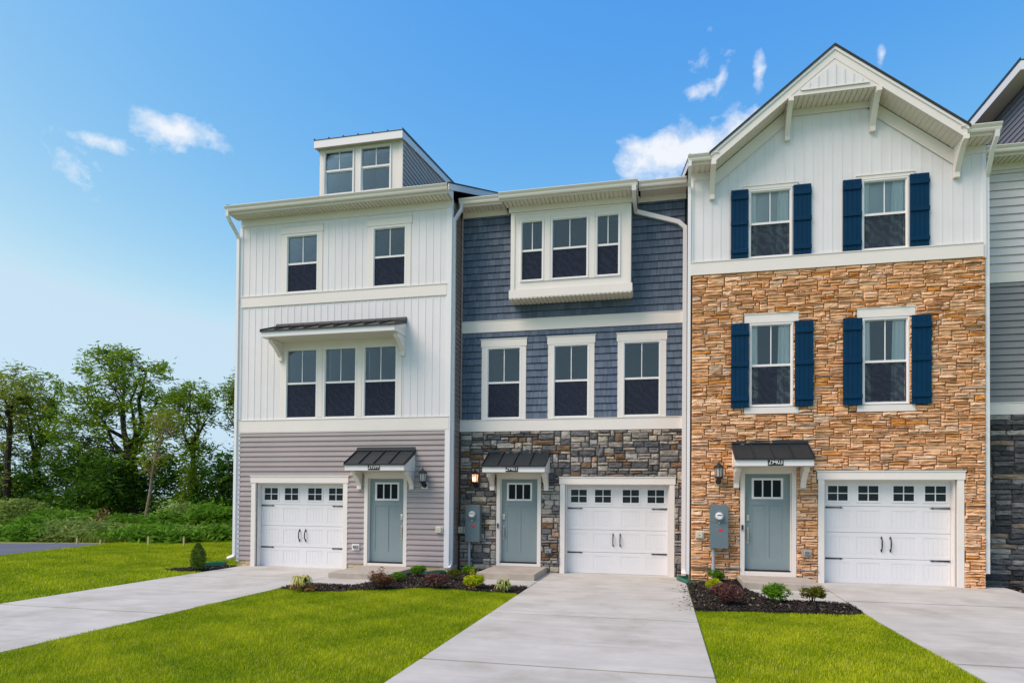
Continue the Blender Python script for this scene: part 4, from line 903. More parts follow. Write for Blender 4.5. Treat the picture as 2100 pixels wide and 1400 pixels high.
soffit(H4, a4, b4, Y4-.36, Y4-.0265, 9.065); MB().box(a4, b4, Y4-.385, Y4-.3605, 9.05, 9.21).build('fascia', M['gutter'], H4); gutter(H4, a4+.02, b4, Y4-.3855, 9.235)
main_roof(H4, a4+.03, b4, Y4-.46, 9.262, RY, BACK+.4, SL, rake=False)
rz4 = lambda y: 9.262+SL*(y-(Y4-.46))
dormer(H4, 7.78, 10.1, .33, 9.6, 11.19, rz4, M['slate_side'], slope=.012, run=4.6, ov=.40, ovx=.41, wz=(10.0, 10.85))
house_shell(H4, a4, b4, Y4, M['siding_brown'])

# ================================================================== fixtures on the walls
def number_sign(x, Y, z, txt, label):       # plaque on the canopy fascia
    t = thing('house_number_sign', (x, Y, z-.075), label, 'sign', 'house number signs')
    MB().box(x-.148, x+.148, Y-.012, Y-.001, z-.075, z+.075).build('plate', M['sign'], t)
    cu = bpy.data.curves.new('digits', 'FONT'); cu.body = txt; cu.size = .15; cu.extrude = .002; cu.align_x = 'CENTER'; cu.align_y = 'CENTER'; cu.space_character = .98
    tmp = bpy.data.objects.new('digits_curve', cu); col.objects.link(tmp); bpy.context.view_layer.update()
    me = bpy.data.meshes.new_from_object(tmp.evaluated_get(bpy.context.evaluated_depsgraph_get())); bpy.data.objects.remove(tmp); me.name = 'digits'; me.materials.clear()
    w = max(v.co.x for v in me.vertices)-min(v.co.x for v in me.vertices); sx = .262/w
    for v in me.vertices: v.co = (v.co.x*sx, -v.co.z, v.co.y)
    link('digits', me, M['digit'], (x, Y-.0155, z), t)
number_sign(-6.63, Y1-.70, 2.545, '29399', 'black house number plate 29399 on the canopy over the door in the taupe siding'); number_sign(-3.46, Y2-.70, 2.53, '29401', 'black house number plate 29401 on the canopy over the door in the grey stone wall'); number_sign(2.275, Y3-.70, 2.61, '29403', 'black house number plate 29403 on the canopy over the door in the tan stone wall')
def lantern(x, Y, z, lit, label, plate):
    t = thing('wall_lantern', (x, Y, z-.44), label, 'lamp', 'wall lanterns beside the doors'); y = Y-.15
    MB().lathe([(.002, .0), (.02, -.02), (.035, -.03), (.115, -.10), (.115, -.115)][::-1], (x, y, z), n=8).build('cap', M['black'], t); MB().lathe([(.012, -.01), (.016, .01), (.004, .03)], (x, y, z), n=8).build('finial', M['black'], t)
    MB().lathe([(.070, -.305), (.088, -.118)], (x, y, z), n=8).build('glass', M['lamp_lit'] if lit else M['lamp_glass'], t)
    if lit: MB().lathe([(.012, -.285), (.034, -.255), (.034, -.215), (.012, -.18)], (x, y-.067, z), n=10).build('bulb', M['bulb'], t)
    for k in range(8):
        a = math.pi/8*2*k; MB().tube([(x+.074*math.cos(a), y+.074*math.sin(a), z-.305), (x+.092*math.cos(a), y+.092*math.sin(a), z-.118)], .006, 4).build('frame_bar', M['black'], t)
    MB().lathe([(.03, -.40), (.05, -.36), (.088, -.325), (.092, -.305)], (x, y, z), n=8).build('base', M['black'], t)
    MB().tube([(x, y, z-.38), (x, y+.02, z-.405), (x, Y-.03, z-.405)], [.028, .035, .045], 8).build('arm', M['black'], t)
    MB().lathe([(.062, 0), (.055, -.03)], (x, Y-.016, z-.405), 'y', 14).build('wall_plate', M['black'], t)
    MB().box(x-.075, x+.075, Y-.016, Y-.0, z-.49, z-.33).build('mounting_block', plate, t)
lantern(-5.60, Y1-.02, 2.525, False, 'black wall lantern on taupe siding right of door 29399', M['trim']); lantern(-4.515, Y2-.05, 2.53, True, 'lit black wall lantern glowing orange on the grey stone wall', M['mortar_grey']); lantern(1.215, Y3-.05, 2.63, False, 'black wall lantern on tan stone left of door 29403', mat('tan_block', (.48, .34, .22), .8))
def meter(x, Y, z0, label):
    t = thing('electric_meter', (x, Y, 0), label, 'meter', 'electric meter cabinets'); yf = Y-.20
    MB().box(x-.185, x+.185, yf, Y, z0, z0+.92).build('cabinet', M['meter'], t, bevel=.012); MB().box(x-.188, x+.188, yf-.012, yf-.0005, z0+.54, z0+.922).build('upper_cover', M['meter'], t, bevel=.006); MB().box(x-.188, x+.188, yf-.008, yf-.0005, z0-.003, z0+.535).build('lower_cover', M['meter'], t, bevel=.006)
    MB().lathe([(.092, -.012), (.092, -.035), (.082, -.05)], (x, yf, z0+.68), 'y', 20).build('meter_ring', M['conduit'], t); MB().lathe([(.075, -.0505), (.073, -.09), (.06, -.105)], (x, yf, z0+.68), 'y', 20).build('meter_dial', M['meter_glass'], t); MB().box(x-.05, x+.05, yf-.108, yf-.1055, z0+.695, z0+.712).build('display', M['black'], t)
    MB().box(x-.012, x+.012, yf-.03, yf-.0125, z0+.52, z0+.555).build('latch', M['nickel'], t); MB().box(x-.01, x+.075, yf-.0105, yf-.0085, z0+.355, z0+.405).build('sticker', M['red'], t)
    MB().tube([(x-.11, Y-.09, z0-.002), (x-.11, Y-.09, z0-.38), (x-.11, Y-.09, -.02)], .034, 10).build('conduit', M['conduit'], t); MB().tube([(x-.11, Y-.09, z0-.40), (x-.11, Y-.09, z0-.47)], .039, 10).build('coupling', M['conduit'], t)
meter(-4.555, Y2-.05, .74, 'grey electric meter cabinet on the grey stone wall'); meter(1.22, Y3-.05, .80, 'grey electric meter cabinet on the tan stone wall')
def junction(x, Y, z, label):
    t = thing('utility_box', (x, Y, z), label, 'utility box', 'cream utility boxes')
    MB().box(x-.09, x+.09, Y-.02, Y, z, z+.17).build('back_plate', M['trim'], t); MB().box(x-.085, x+.06, Y-.075, Y-.0205, z+.015, z+.16).build('cover', M['cream'], t, bevel=.012); MB().box(x-.03, x, Y-.082, Y-.0755, z+.075, z+.085).build('latch', M['drip'], t)
junction(-5.21, Y1-.02, .965, 'cream utility box on taupe siding near the corner'); junction(-4.885, Y2-.06, .93, 'cream utility box in the corner left of the grey meter'); junction(.835, Y3-.05, .985, 'cream utility box on tan stone left of the meter')
def vent(x, Y, z, label, m):
    t = thing('outdoor_outlet', (x, Y, z), label, 'outlet', 'outdoor outlets by the doors')
    MB().box(x-.10, x+.10, Y-.025, Y, z, z+.16).build('mounting_block', m, t); MB().box(x-.06, x+.07, Y-.07, Y-.0255, z+.045, z+.13).build('cover', M['conduit'], t, bevel=.01); MB().box(x-.045, x+.045, Y-.074, Y-.0705, z+.06, z+.115).build('lid', M['drip'], t)
vent(-7.40, Y1-.02, .50, 'small outlet on taupe siding beside the garage door', M['trim']); vent(-2.675, Y2-.055, .46, 'small outlet on grey stone between door and garage', M['mortar_grey']); vent(2.995, Y3-.055, .65, 'small outlet on tan stone between door and garage', mat('stone_block', (.42, .33, .26), .85))
def bell(x, Y, z, label):
    t = thing('doorbell', (x, Y, z), label, 'doorbell', 'video doorbells'); MB().box(x-.026, x+.026, Y-.024, Y, z-.065, z+.065).build('body', M['conduit'], t, bevel=.006); MB().box(x-.018, x+.018, Y-.027, Y-.0245, z-.045, z+.05).build('face', M['black'], t)
bell(-3.955, Y2-.029, 1.145, 'slim doorbell on the door frame in the grey stone wall'); bell(1.715, Y3-.029, 1.24, 'slim doorbell on the door frame in the tan stone wall')
def splash(x, y, rz, z, label, size=.62):
    t = thing('splash_block', (x, y, z), label, 'splash block', 'green splash blocks'); t.rotation_euler.z = rz
    def part(nm, vs, fs):
        me = bpy.data.meshes.new(nm); me.from_pydata(vs, [], fs); me.update(); me.materials.append(M['teal']); o = bpy.data.objects.new(nm, me); col.objects.link(o); o.parent = t; return o
    L_, w0, w1, h = size, size*.2, size*.27, .085*size/.62
    mb = MB().add([(-w0, .0, .0), (w0, .0, .0), (w1, -L_, .0), (-w1, -L_, .0), (-w0, 0, .02), (w0, 0, .02), (w1, -L_, .012), (-w1, -L_, .012)], [(0, 3, 2, 1), (4, 5, 6, 7), (0, 1, 5, 4), (1, 2, 6, 5), (2, 3, 7, 6), (3, 0, 4, 7)]); part('tray', mb.v, mb.f)
    for s in (-1, 1):
        mb = MB().add([(s*w0, 0, .0), (s*(w0+.025), 0, 0), (s*(w1+.025), -L_, 0), (s*w1, -L_, 0), (s*w0, 0, h), (s*(w0+.025), 0, h), (s*(w1+.025), -L_, h*.55), (s*w1, -L_, h*.55)], [(0, 3, 2, 1), (4, 5, 6, 7), (0, 1, 5, 4), (1, 2, 6, 5), (2, 3, 7, 6), (3, 0, 4, 7)]); part('side_rim', mb.v, mb.f)
    mb = MB().box(-w0-.025, w0+.025, 0.0005, .022, 0, h); part('end_rim', mb.v, mb.f)
splash(.50, -.62, .42, .03, 'green plastic splash block under the downspout beside the driveway'); splash(-5.0, -1.12, -.9, .05, 'green plastic splash block half hidden by a purple shrub', .45); splash(-10.92, -1.12, -1.25, .05, 'green plastic splash block beside the small arborvitae')
# ================================================================== plants
def leaf_cloud(rs, pts, size, aspect=.45, up=.5, droop=.0, n=None):
    """diamond leaves centred on pts"""
    n = len(pts); th = rs.uniform(0, 2*np.pi, n); nr = rs.normal(size=(n, 3)); nr[:, 2] = np.abs(nr[:, 2])+up; nr /= np.linalg.norm(nr, axis=1)[:, None]
    d = np.stack([np.cos(th), np.sin(th), rs.uniform(-.3, .3, n)-droop], 1); d -= nr*(d*nr).sum(1)[:, None]; d /= np.linalg.norm(d, axis=1)[:, None]; s = np.cross(nr, d)
    L_ = size*rs.uniform(.6, 1.35, n); w = L_*aspect*rs.uniform(.8, 1.2, n)
    d = d*L_[:, None]; s = s*w[:, None]
    return np.stack([pts-d, pts-d*.1+s*.5, pts+d, pts-d*.1-s*.5], 1)
def bush(u, v, w_px, h_px, leaf, n, size, label, name='garden_shrub', z=.03, seed=0, aspect=.5, up=.2, spiky=0.0, cat='shrub', group='shrubs in the mulch beds', stems='bark'):
    rs = np.random.RandomState(seed+100); p = unz(u, v, z); dep = (p-CAM)@CF; k = dep/FPX; W, H_ = w_px*k/2*1.22, h_px*k*1.2
    p = p+np.array([CF[0], CF[1], 0])*W*.55
    t = thing(name, (p[0], p[1], z-.01), label, cat, group)
    n = int(n*1.9); size *= 1.45
    # lobes
    q = []; nl = 10
    lob = rs.normal(size=(nl, 3)); lob /= np.linalg.norm(lob, axis=1)[:, None]; lob[:, 2] = np.abs(lob[:, 2]); lr = rs.uniform(.30, .55, nl)
    a = rs.randint(0, nl, n); d = rs.normal(size=(n, 3)); d /= np.linalg.norm(d, axis=1)[:, None]
    r = rs.uniform(.5, 1.0, n)**.5
    q = lob[a]*.52+d*(lr[a]*r)[:, None]
    if spiky: m = rs.rand(n) < .25; q[m] *= (1+rs.rand(m.sum())*spiky)[:, None]
    pts = np.stack([p[0]+q[:, 0]*W, p[1]+q[:, 1]*W, z+.02+np.clip(q[:, 2]*.55+.36, .0, 1.15)*H_*.96], 1)
    quads('foliage', leaf_cloud(rs, pts, size, aspect, up), np.clip(rs.rand(n)*.65+.45*(q[:, 2]*.5+.2), 0, 1), leaf, t)
    st = MB()
    for i in range(7):
        an = rs.uniform(0, 6.28); rr = rs.uniform(.2, .7); st.tube([(p[0]+.02*math.cos(an), p[1]+.02*math.sin(an), z-.02), (p[0]+W*rr*.5*math.cos(an), p[1]+W*rr*.5*math.sin(an), z+H_*.35), (p[0]+W*rr*math.cos(an), p[1]+W*rr*math.sin(an), z+H_*.7)], [.008, .006, .003], 4)
    st.build('stems', M[stems], t, kind='stuff'); return t, p, W, H_
def blades(u, v, w_px, h_px, leaf, n, label, seed, width=.016, name='ornamental_grass', z=.03):
    rs = np.random.RandomState(seed); p = unz(u, v, z); k = ((p-CAM)@CF)/FPX; W, H_ = w_px*k/2, h_px*k
    t = thing(name, (p[0], p[1], z-.01), label, 'grass plant', 'ornamental grasses'); V = []
    for i in range(n):
        a = rs.uniform(0, 6.28); r = W*rs.uniform(.35, 1.05); h = H_*rs.uniform(.6, 1.1); d = np.array([math.cos(a), math.sin(a), 0]); s = np.array([-d[1], d[0], 0])*width*rs.uniform(.6, 1.2)
        b = p+d*.02*rs.rand(); m1 = b+d*r*.35+np.array([0, 0, h*.8]); m2 = b+d*r*.75+np.array([0, 0, h*.85]); e = b+d*r+np.array([0, 0, h*rs.uniform(.2, .7)])
        V.append([b-s*.6, b+s*.6, m1+s, m2+s*.8, e, m2-s*.8, m1-s])
    quads('blades', np.array(V), rs.rand(n), leaf, t, F=[(0, 1, 2, 6), (6, 2, 3, 5), (5, 3, 4)]); return t, p, W
t, p, W = blades(618, 1209, 50, 32, LM['yellow'], 150, 'clump of yellow striped grass at the left end of the bed', 1)
rs = np.random.RandomState(8); q = rs.normal(size=(220, 3))*np.array([.13, .11, .02])+p+np.array([.07, 0, .05]); quads('dry_leaves', leaf_cloud(rs, q, .05, .4), rs.rand(220), LM['straw'], t)
blades(1033, 1213, 42, 28, LM['striped'], 110, 'clump of green and cream striped grass beside the middle driveway', 2)
t, p, W, H_ = bush(771, 1209, 56, 30, LM['brown'], 900, .026, 'bronze leaved shrub with tall tufts in front of the left step', seed=1, spiky=.35, aspect=.4)
rs = np.random.RandomState(3)
for dx, hh in ((.07, .42), (-.12, .33), (.16, .2)):
    q = np.stack([p[0]+dx+rs.normal(size=90)*.03, p[1]+rs.normal(size=90)*.03, .05+hh*rs.uniform(.35, 1, 90)], 1); quads('upright_shoot', leaf_cloud(rs, q, .03, .35), rs.rand(90), LM['brown'], t)
bush(813, 1194, 33, 19, LM['box'], 600, .016, 'low bright green shrub between the bronze shrub and the left step', seed=2)
bush(857, 1184, 36, 24, LM['box'], 700, .018, 'round green shrub at the right end of the left step', seed=3)
bush(892, 1207, 46, 30, LM['purple'], 900, .024, 'dark purple shrub near the lawn edge in the left bed', seed=4, spiky=.25, aspect=.42)
bush(929, 1191, 29, 23, LM['olive'], 600, .015, 'olive green shrub below the downspout between two houses', seed=5)
bush(959, 1181, 26, 20, LM['box'], 500, .018, 'small green shrub below the grey stone wall and meter', seed=6)
t, p, W, H_ = bush(975, 1208, 44, 28, LM['lime'], 800, .022, 'lime yellow shrub with small pink flowers beside the middle step', seed=7, spiky=.2)
rs = np.random.RandomState(4); q = np.stack([p[0]-.07+rs.normal(size=100)*.05, p[1]+rs.normal(size=100)*.04, .05+rs.uniform(.2, .42, 100)], 1); quads('upright_shoot', leaf_cloud(rs, q, .024, .5), rs.rand(100), LM['lime'], t)
q = np.stack([p[0]+rs.normal(size=45)*.13, p[1]-.05+rs.normal(size=45)*.1, .12+rs.uniform(0, .3, 45)], 1); quads('flowers', leaf_cloud(rs, q, .018, .8), rs.rand(45), LM['flower'], t)
q = np.stack([p[0]-.02+rs.normal(size=40)*.06, p[1]-.24+rs.normal(size=40)*.03, .05+rs.uniform(0, .05, 40)], 1); quads('dry_leaves', leaf_cloud(rs, q, .025, .7), rs.rand(40), LM['straw'], t)
bush(1470, 1191, 34, 22, LM['box'], 600, .018, 'green shrub against the tan stone below the meter', seed=8, z=.10)
bush(1468, 1213, 32, 23, LM['lime'], 600, .018, 'yellow green shrub behind the purple shrub', seed=9, z=.07)
bush(1495, 1241, 60, 41, LM['purple'], 1300, .026, 'large purple brown shrub in the bed beside the tan stone house', seed=10, z=.04, spiky=.2, aspect=.42)
bush(1597, 1239, 50, 38, LM['box'], 1200, .021, 'round green shrub in front of the right hand step', seed=11, z=.04, spiky=.25)
bush(1674, 1240, 47, 36, LM['olive'], 1000, .020, 'green shrub on a bare stem at the right end of the bed', seed=12, z=.04, spiky=.3)
def cone_tree(u, v, h_px, w_px, label):
    rs = np.random.RandomState(66); p = unz(u, v, .02); k = ((p-CAM)@CF)/FPX; H_ = h_px*k; W = w_px*k/2; t = thing('arborvitae', (p[0], p[1], 0), label, 'conifer')
    n = 2600; f = rs.rand(n)**.8; prof = np.interp(f, [0, .12, .4, .72, 1], [.5, .86, 1, .74, .08]); a = rs.uniform(0, 6.28, n); r = W*prof*rs.uniform(.35, 1, n)**.5*(1+.12*np.sin(a*5+f*9))
    pts = np.stack([p[0]+np.cos(a)*r, p[1]+np.sin(a)*r, .06+f*H_], 1); V = leaf_cloud(rs, pts, .038, .4, 0); quads('foliage', V, rs.rand(n), LM['arb'], t); MB().tube([(p[0], p[1], 0), (p[0], p[1], H_*.5)], [.02, .01], 6).build('trunk', M['bark'], t)
cone_tree(406, 1168, 52, 30, 'small conical arborvitae on the lawn left of the driveway')
# ------------------------------------------------------------------ lawns
def grass(P, dens, hgt, wid, seed, zf=None, name='grass', leaf='grass', dmap=None, lean=.6, far=False):
    rs = np.random.RandomState(seed); A = np.array(P); area = (A[:, 0].max()-A[:, 0].min())*(A[:, 1].max()-A[:, 1].min()); n = int(area*dens)
    x = rs.uniform(A[:, 0].min(), A[:, 0].max(), n); y = rs.uniform(A[:, 1].min(), A[:, 1].max(), n); k = in_poly(P, x, y); x, y = x[k], y[k]; n = len(x)
    z = np.full(n, GZ) if zf is None else np.array([zf(a, b) for a, b in zip(x, y)])+GZ
    a = rs.uniform(0, 6.28, n); patch = np.sin(x*1.7+np.sin(y*1.3)*1.5)*np.sin(y*1.9+np.sin(x*.9)*1.7); patch2 = np.sin(x*5.1+y*2.3)*np.sin(y*4.4-x*1.9)+.8*np.sin(x*11+3*np.sin(y*2))*np.sin(y*9.5+2*np.sin(x*3))
    h = hgt*rs.uniform(.5, 1.25, n)*(1+.18*patch+.12*patch2); l = h*rs.uniform(.2, 1, n)*lean; d = np.stack([np.cos(a), np.sin(a), np.zeros(n)], 1); s = np.stack([-np.sin(a), np.cos(a), np.zeros(n)], 1)*(wid*rs.uniform(.6, 1.3, n))[:, None]
    b = np.stack([x, y, z], 1); m = b+d*(l*.35)[:, None]; m[:, 2] += h*.6; e = b+d*l[:, None]; e[:, 2] += h
    tint = np.clip(.46+.27*patch+.16*patch2+rs.normal(size=n)*.24, 0, 1)
    return quads(name, np.stack([b-s, b+s, m+s*.8, e, m-s*.8], 1), tint, LM[leaf], F=[(0, 1, 2, 4), (4, 2, 3)], kind='stuff', label={'grass': 'short mown green grass of the lawn', 'dry': 'scattered straw coloured dry blades in the lawn'}.get(leaf, 'tall rough meadow grass along the woodland edge'), category='grass')
grass([(-7.32, -4.3), (-6.6, -4.42), (-5.93, -4.36), (-5.54, -4.05), (-4.9, -3.65), (-4.5, -3.42), (-3.55, -3.6), (-2.64, -3.7), (-2.62, -11.2), (-7.32, -11.2)], 8200, .045, .0027, 1)
grass([(.57, -4.76), (1.5, -4.62), (2.5, -4.6), (3.0, -4.54), (3.19, -4.32), (3.19, -10.2), (.57, -10.2)], 8200, .045, .0027, 2)
grass([(-10.64, -2.3), (-10.64, -9), (-17.5, -6.0), (-18.6, -1.6), (-19.1, -.25), (-19.55, 1.75), (-20.05, 4.0), (-20.4, 5.2), (-17.2, 8.7), (-10.9, 8.7), (-10.9, -1.0), (-11.5, -1.6), (-11.75, -2.25), (-11.2, -2.35)], 1300, .05, .0075, 3)
grass([(-26, 4.6), (-20.6, 4.95), (-17.2, 8.4), (-11, 8.6), (-14, 15), (-24, 24), (-38, 19)], 420, .24, .013, 4, name='meadow_grass', leaf='weeds', lean=.8)
for P, sd in (([(-7.2, -4.6), (-2.75, -4.0), (-2.75, -11), (-7.2, -11)], 11), ([(.65, -4.9), (3.1, -4.8), (3.1, -10), (.65, -10)], 12), ([(-10.8, -3), (-10.8, -8.6), (-17.2, -6), (-18.4, 0), (-17.5, 6), (-11.2, 6)], 13)):
    grass(P, 420 if sd < 13 else 110, .042, .003 if sd < 13 else .007, sd, leaf='dry', name='dry_grass_blades')
rs = np.random.RandomState(17); n = 150; x = .54-np.abs(rs.normal(size=n))*.10; y = rs.uniform(-4.8, -1.4, n); a = rs.uniform(0, 3.14, n); l = rs.uniform(.008, .028, n); w_ = rs.uniform(.004, .010, n)
c = np.stack([x, y, np.full(n, .0145)], 1); ex = np.stack([np.cos(a)*l, np.sin(a)*l, np.zeros(n)], 1); ey = np.stack([-np.sin(a)*w_, np.cos(a)*w_, rs.uniform(0, .004, n)], 1)
quads('spilled_chips', np.stack([c-ex-ey, c+ex-ey, c+ex+ey, c-ex+ey], 1), rs.rand(n), M['chips'], d2, kind='stuff')
# ------------------------------------------------------------------ trees beyond the lawn
def blobs_to_pts(rs, blobs, n, Y, k, nclump, csize, flat=.45):
    """clump centres inside pixel ellipses (u, v, ru, rv, weight) -> world points and clump centres"""
    w = np.array([b[2]*b[3]*b[4] for b in blobs], float); w /= w.sum(); C = []
    for i in range(nclump):
        b = blobs[rs.choice(len(blobs), p=w)]; r = rs.rand()**.5; a = rs.uniform(0, 6.28)
        u, v = b[0]+b[2]*r*math.cos(a), b[1]+b[3]*r*math.sin(a); dy = rs.uniform(-1, 1)*min(b[2], b[3])*k*math.sqrt(max(0, 1-r*r*.9)); C.append(un(u, v, Y+dy))
    C = np.array(C); idx = rs.randint(0, nclump, n); d = rs.normal(size=(n, 3))*np.array([1, 1, flat])*csize*.6
    return C, C[idx]+d, idx
def tree(name, label, base, fork, limbs, blobs, Y, n, nclump, leaf, seed, rad=.22, csize=.5, lsize=.2, bark='bark', group='trees along the edge of the wood', aspect=.45, flat=.75):
    nclump = int(nclump*1.7)
    rs = np.random.RandomState(seed); B = un(base[0], base[1], Y); B[2] = 0; F_ = un(fork[0], fork[1], Y); k = ((F_-CAM)@CF)/FPX
    t = thing(name, B, label, 'tree', group); mb = MB(); segs = []
    def wob(a, b, s, m=5):
        o = [a+(b-a)*i/m for i in range(m+1)]
        for i in range(1, m): o[i] = o[i]+rs.normal(size=3)*s*np.linalg.norm(b-a)
        return o
    tp = wob(B, F_, .02); mb.tube([B-np.array([0, 0, .3])]+tp, [rad*1.25]+[rad*(1-.35*i/5) for i in range(6)], 8); segs += tp[2:]
    for (u, v) in limbs:
        e = un(u, v, Y+rs.uniform(-1.5, 1.5)); st = tp[-1] if rs.rand() < .7 else tp[-2]; lp = wob(st, e, .05); r0 = rad*rs.uniform(.38, .6); mb.tube(lp, [r0*(1-.8*i/5) for i in range(6)], 6); segs += lp[1:]
    n = int(n*.92); C, pts, idx = blobs_to_pts(rs, blobs, n, Y, k, nclump, csize, flat)
    S = np.array(segs)
    for c in C:
        d = np.linalg.norm(S-c, axis=1)+(S[:, 2] > c[2])*1.0; j = d.argmin()
        if d[j] > 4.5: continue
        mid = (S[j]+c)/2+rs.normal(size=3)*.14-np.array([0, 0, .1]); mb.tube([S[j], mid, c], [.028, .018, .006], 3, cap=False)
    mb.build('trunk', M[bark], t)
    quads('crown', leaf_cloud(rs, pts, lsize, aspect, .55), np.clip(rs.rand(n)*.6+rs.rand(nclump)[idx]*.4, 0, 1), leaf, t); return t
YT = 21.0
tree('broadleaf_tree', 'tallest tree with forked dark limbs and airy crown in the wood', (268, 1062), (270, 935), [(235, 800), (282, 790), (320, 830), (200, 850), (345, 880), (215, 900), (255, 760), (180, 830), (300, 760)],
     [(215, 775, 55, 62, 1), (290, 770, 55, 45, 1), (330, 830, 42, 45, 1), (170, 830, 55, 42, 1), (250, 860, 75, 50, .8), (150, 890, 60, 40, .7), (330, 900, 45, 40, .7), (240, 745, 40, 36, .8), (235, 940, 70, 40, .6)], YT, 9000, 230, LM['tree'], 1, rad=.42, csize=.46, lsize=.21)
tree('broadleaf_tree', 'slender dark trunked tree at the left edge of the picture', (14, 1060), (22, 860), [(5, 790), (40, 800), (-30, 800), (30, 770)], [(28, 790, 48, 40, 1), (-15, 820, 50, 60, 1), (60, 830, 42, 45, 1), (20, 880, 50, 40, .6), (10, 960, 40, 60, .35)], YT+1, 4800, 130, LM['tree_olive'], 2, rad=.25, csize=.45, lsize=.20)
tree('broadleaf_tree', 'leaning dark tree with yellow green leaves second from left', (92, 1062), (72, 930), [(55, 800), (85, 790), (110, 840), (50, 870)], [(80, 795, 50, 36, 1), (70, 850, 52, 42, 1), (110, 870, 45, 50, .9), (60, 920, 45, 45, .6), (110, 950, 50, 50, .6)], YT+2.5, 5600, 150, LM['tree'], 3, rad=.28, csize=.45, lsize=.20)
tree('vine_clad_tree', 'ivy covered dark green tree nearest to the taupe house', (397, 1060), (398, 900), [(380, 820), (415, 820), (432, 850), (365, 850), (400, 790)], [(400, 815, 48, 36, 1.2), (432, 842, 30, 26, 1), (362, 830, 34, 32, .9), (398, 880, 28, 40, 1.1), (397, 960, 24, 62, 1.9), (398, 1030, 30, 40, 1.8), (425, 925, 22, 14, .7)], YT-1, 6500, 150, LM['tree'], 4, rad=.2, csize=.42, lsize=.18)
tree('thin_tree', 'thin pale trunked sapling leaning right among the trees', (296, 1075), (330, 905), [(345, 860), (318, 850), (360, 880)], [(338, 872, 36, 30, 1), (322, 925, 32, 26, .8), (300, 960, 20, 20, .5)], YT-3.5, 1500, 60, LM['tree_olive'], 5, rad=.10, csize=.4, lsize=.16, bark='bark_pale')
tree('broadleaf_tree', 'airy tree half hidden behind the corner of the taupe house', (500, 1060), (495, 900), [(480, 820), (505, 800), (465, 850)], [(480, 800, 24, 24, 1), (478, 850, 30, 38, .8), (515, 800, 40, 50, 1), (470, 870, 20, 16, .5)], YT+1, 2600, 80, LM['tree'], 6, rad=.2, csize=.42, lsize=.19)
for i, (lab, bl, n, lf, dy) in enumerate((
    ('dark dense undergrowth tree left of the tallest tree', [(130, 985, 85, 55, 1), (170, 945, 55, 45, 1), (80, 1010, 50, 40, 1)], 5200, 'tree_dark', 1.5),
    ('dark dense undergrowth tree behind the pale sapling', [(300, 1000, 75, 60, 1), (350, 960, 45, 40, .8), (245, 1010, 50, 50, 1)], 5200, 'tree_dark', 1.2),
    ('dark green bushy tree beside the ivy covered tree', [(450, 1000, 40, 62, 1), (470, 960, 35, 42, 1), (430, 1040, 40, 30, 1), (500, 1000, 40, 70, 1)], 4600, 'tree_dark', -1.5),
    ('dark shaded tree mass at the far left edge', [(10, 1010, 70, 45, 1), (-30, 960, 50, 70, 1), (60, 985, 40, 40, .8)], 3800, 'tree_dark', 2.2),
    ('deep green understory tree below the tallest crown', [(215, 985, 60, 55, 1), (190, 1030, 70, 30, 1)], 4200, 'tree_dark', -.5))):
    u, v = bl[0][0], 1062
    tree('understory_tree', lab, (u, v), (u+6, bl[0][1]+10), [(b[0], b[1]) for b in bl], bl, YT+dy, n, 90, LM[lf], 20+i, rad=.12, csize=.6, lsize=.23, aspect=.5, group='understory trees in the wood')
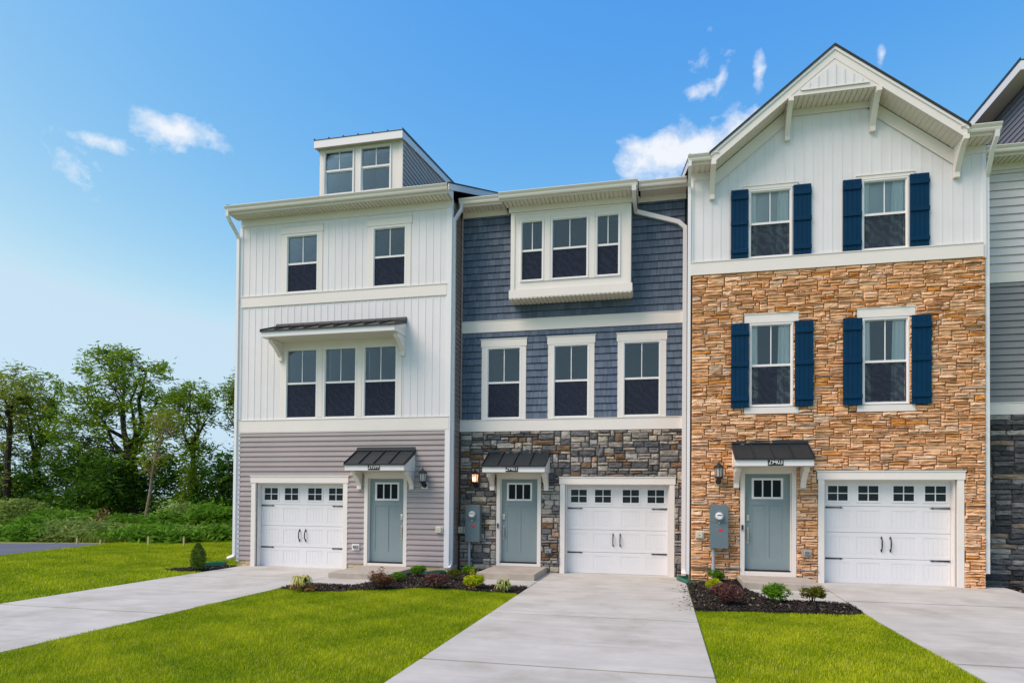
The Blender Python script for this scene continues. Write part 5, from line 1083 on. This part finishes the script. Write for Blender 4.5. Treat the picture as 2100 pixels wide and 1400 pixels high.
for i, (u, v, ru, rv, lf, lab, dy) in enumerate((
    (30, 1052, 62, 26, 'shrub_pale', 'pale green bramble thicket at the far left of the wood', -4), (120, 1068, 60, 22, 'shrub', 'mid green thicket left of the dead brown branch', -4.5), (205, 1072, 45, 20, 'shrub', 'mid green thicket below the tallest tree', -4.2),
    (262, 1078, 42, 17, 'shrub', 'low thicket right of the tallest trunk', -5), (345, 1074, 48, 22, 'shrub', 'bright thicket between sapling and ivy covered tree', -5.2), (380, 1058, 26, 18, 'shrub_pale', 'pale flowering bush below the ivy covered tree', -4),
    (430, 1068, 50, 30, 'shrub', 'tall bright thicket beside the taupe house', -5.5), (478, 1075, 36, 26, 'shrub', 'thicket just left of the house corner', -6), (68, 1080, 52, 14, 'shrub', 'low thicket behind the asphalt road', -6), (160, 1086, 60, 12, 'shrub_pale', 'low weedy thicket above the road end', -6.5),
    (225, 1092, 40, 9, 'shrub_pale', 'grey green weeds beside a wooden stake', -7), (310, 1092, 60, 10, 'shrub', 'low weeds in front of the sapling', -7), (410, 1095, 60, 9, 'shrub_pale', 'low weeds between two pale stakes', -7),
    (35, 1098, 58, 9, 'shrub', 'low leafy weeds along the far side of the asphalt', -8), (118, 1100, 46, 8, 'shrub_pale', 'low leafy weeds above the leftmost stake', -8.5), (265, 1102, 46, 8, 'shrub', 'low leafy weeds between the short and tall stakes', -9), (350, 1103, 44, 8, 'shrub', 'low leafy weeds left of the last stake', -9), (450, 1100, 44, 9, 'shrub', 'low leafy weeds behind the arborvitae', -9))):
    rs = np.random.RandomState(300+i); Y = YT+dy if rv > 14 else unz(u, v+rv, 0)[1]; c = un(u, v, Y); k = ((c-CAM)@CF)/FPX; n = 1500 if rv > 15 else 900
    low = un(u, v+rv, Y)[2]; t = thing('thicket', (c[0], c[1], 0), lab, 'bush', 'thickets along the wood edge')
    C, pts, idx = blobs_to_pts(rs, [(u, v, ru, rv, 1)], n*2, Y, k, 45, .5, .5); pts[:, 2] = np.maximum(pts[:, 2], .05)
    quads('foliage', leaf_cloud(rs, pts, .17, .5, .5), np.clip(rs.rand(len(pts))*.6+rs.rand(45)[idx]*.4, 0, 1), LM[lf], t)
    st = MB()
    for c2 in C[:9]: st.tube([(c2[0]*.8+c[0]*.2, c2[1]*.8+c[1]*.2, -.05), tuple(c2)], [.03, .01], 4)
    st.build('stems', M['bark'], t, kind='stuff')
# dead branch, stakes
t = thing('dead_branch', un(200, 1078, YT-6), 'dead brown leafy branch lying against the thicket', 'branch'); rs = np.random.RandomState(9); e0, e1 = un(188, 1076, YT-6), un(222, 1046, YT-6)
MB().tube([e0, (e0+e1)/2+np.array([0, 0, .1]), e1], [.05, .04, .015], 5).build('stem', M['bark_pale'], t); q = e0+(e1-e0)*rs.uniform(.2, .9, (160, 1))+rs.normal(size=(160, 3))*.16; quads('dry_leaves', leaf_cloud(rs, q, .13, .45), rs.rand(160), LM['straw'], t)
for (u, v, h, lab) in ((158, 1114, 12, 'leftmost pale stake at the meadow edge'), (206, 1116, 9, 'short pale stake near the end of the asphalt'), (304, 1118, 18, 'tallest pale stake in the middle of the meadow edge'), (377, 1119, 18, 'pale stake nearest to the arborvitae')):
    b = unz(u, v, 0); k = ((b-CAM)@CF)/FPX; MB().prism([(b[0]-.03, b[1]-.02), (b[0]+.03, b[1]-.02), (b[0]+.03, b[1]+.02), (b[0]-.03, b[1]+.02)], 'z', -.1, h*k).tube([(b[0], b[1], h*k), (b[0]+.01, b[1], h*k+.06)], [.028, .002], 4).build('wooden_stake', M['stake'], label=lab, category='stake', group='stakes at the meadow edge')
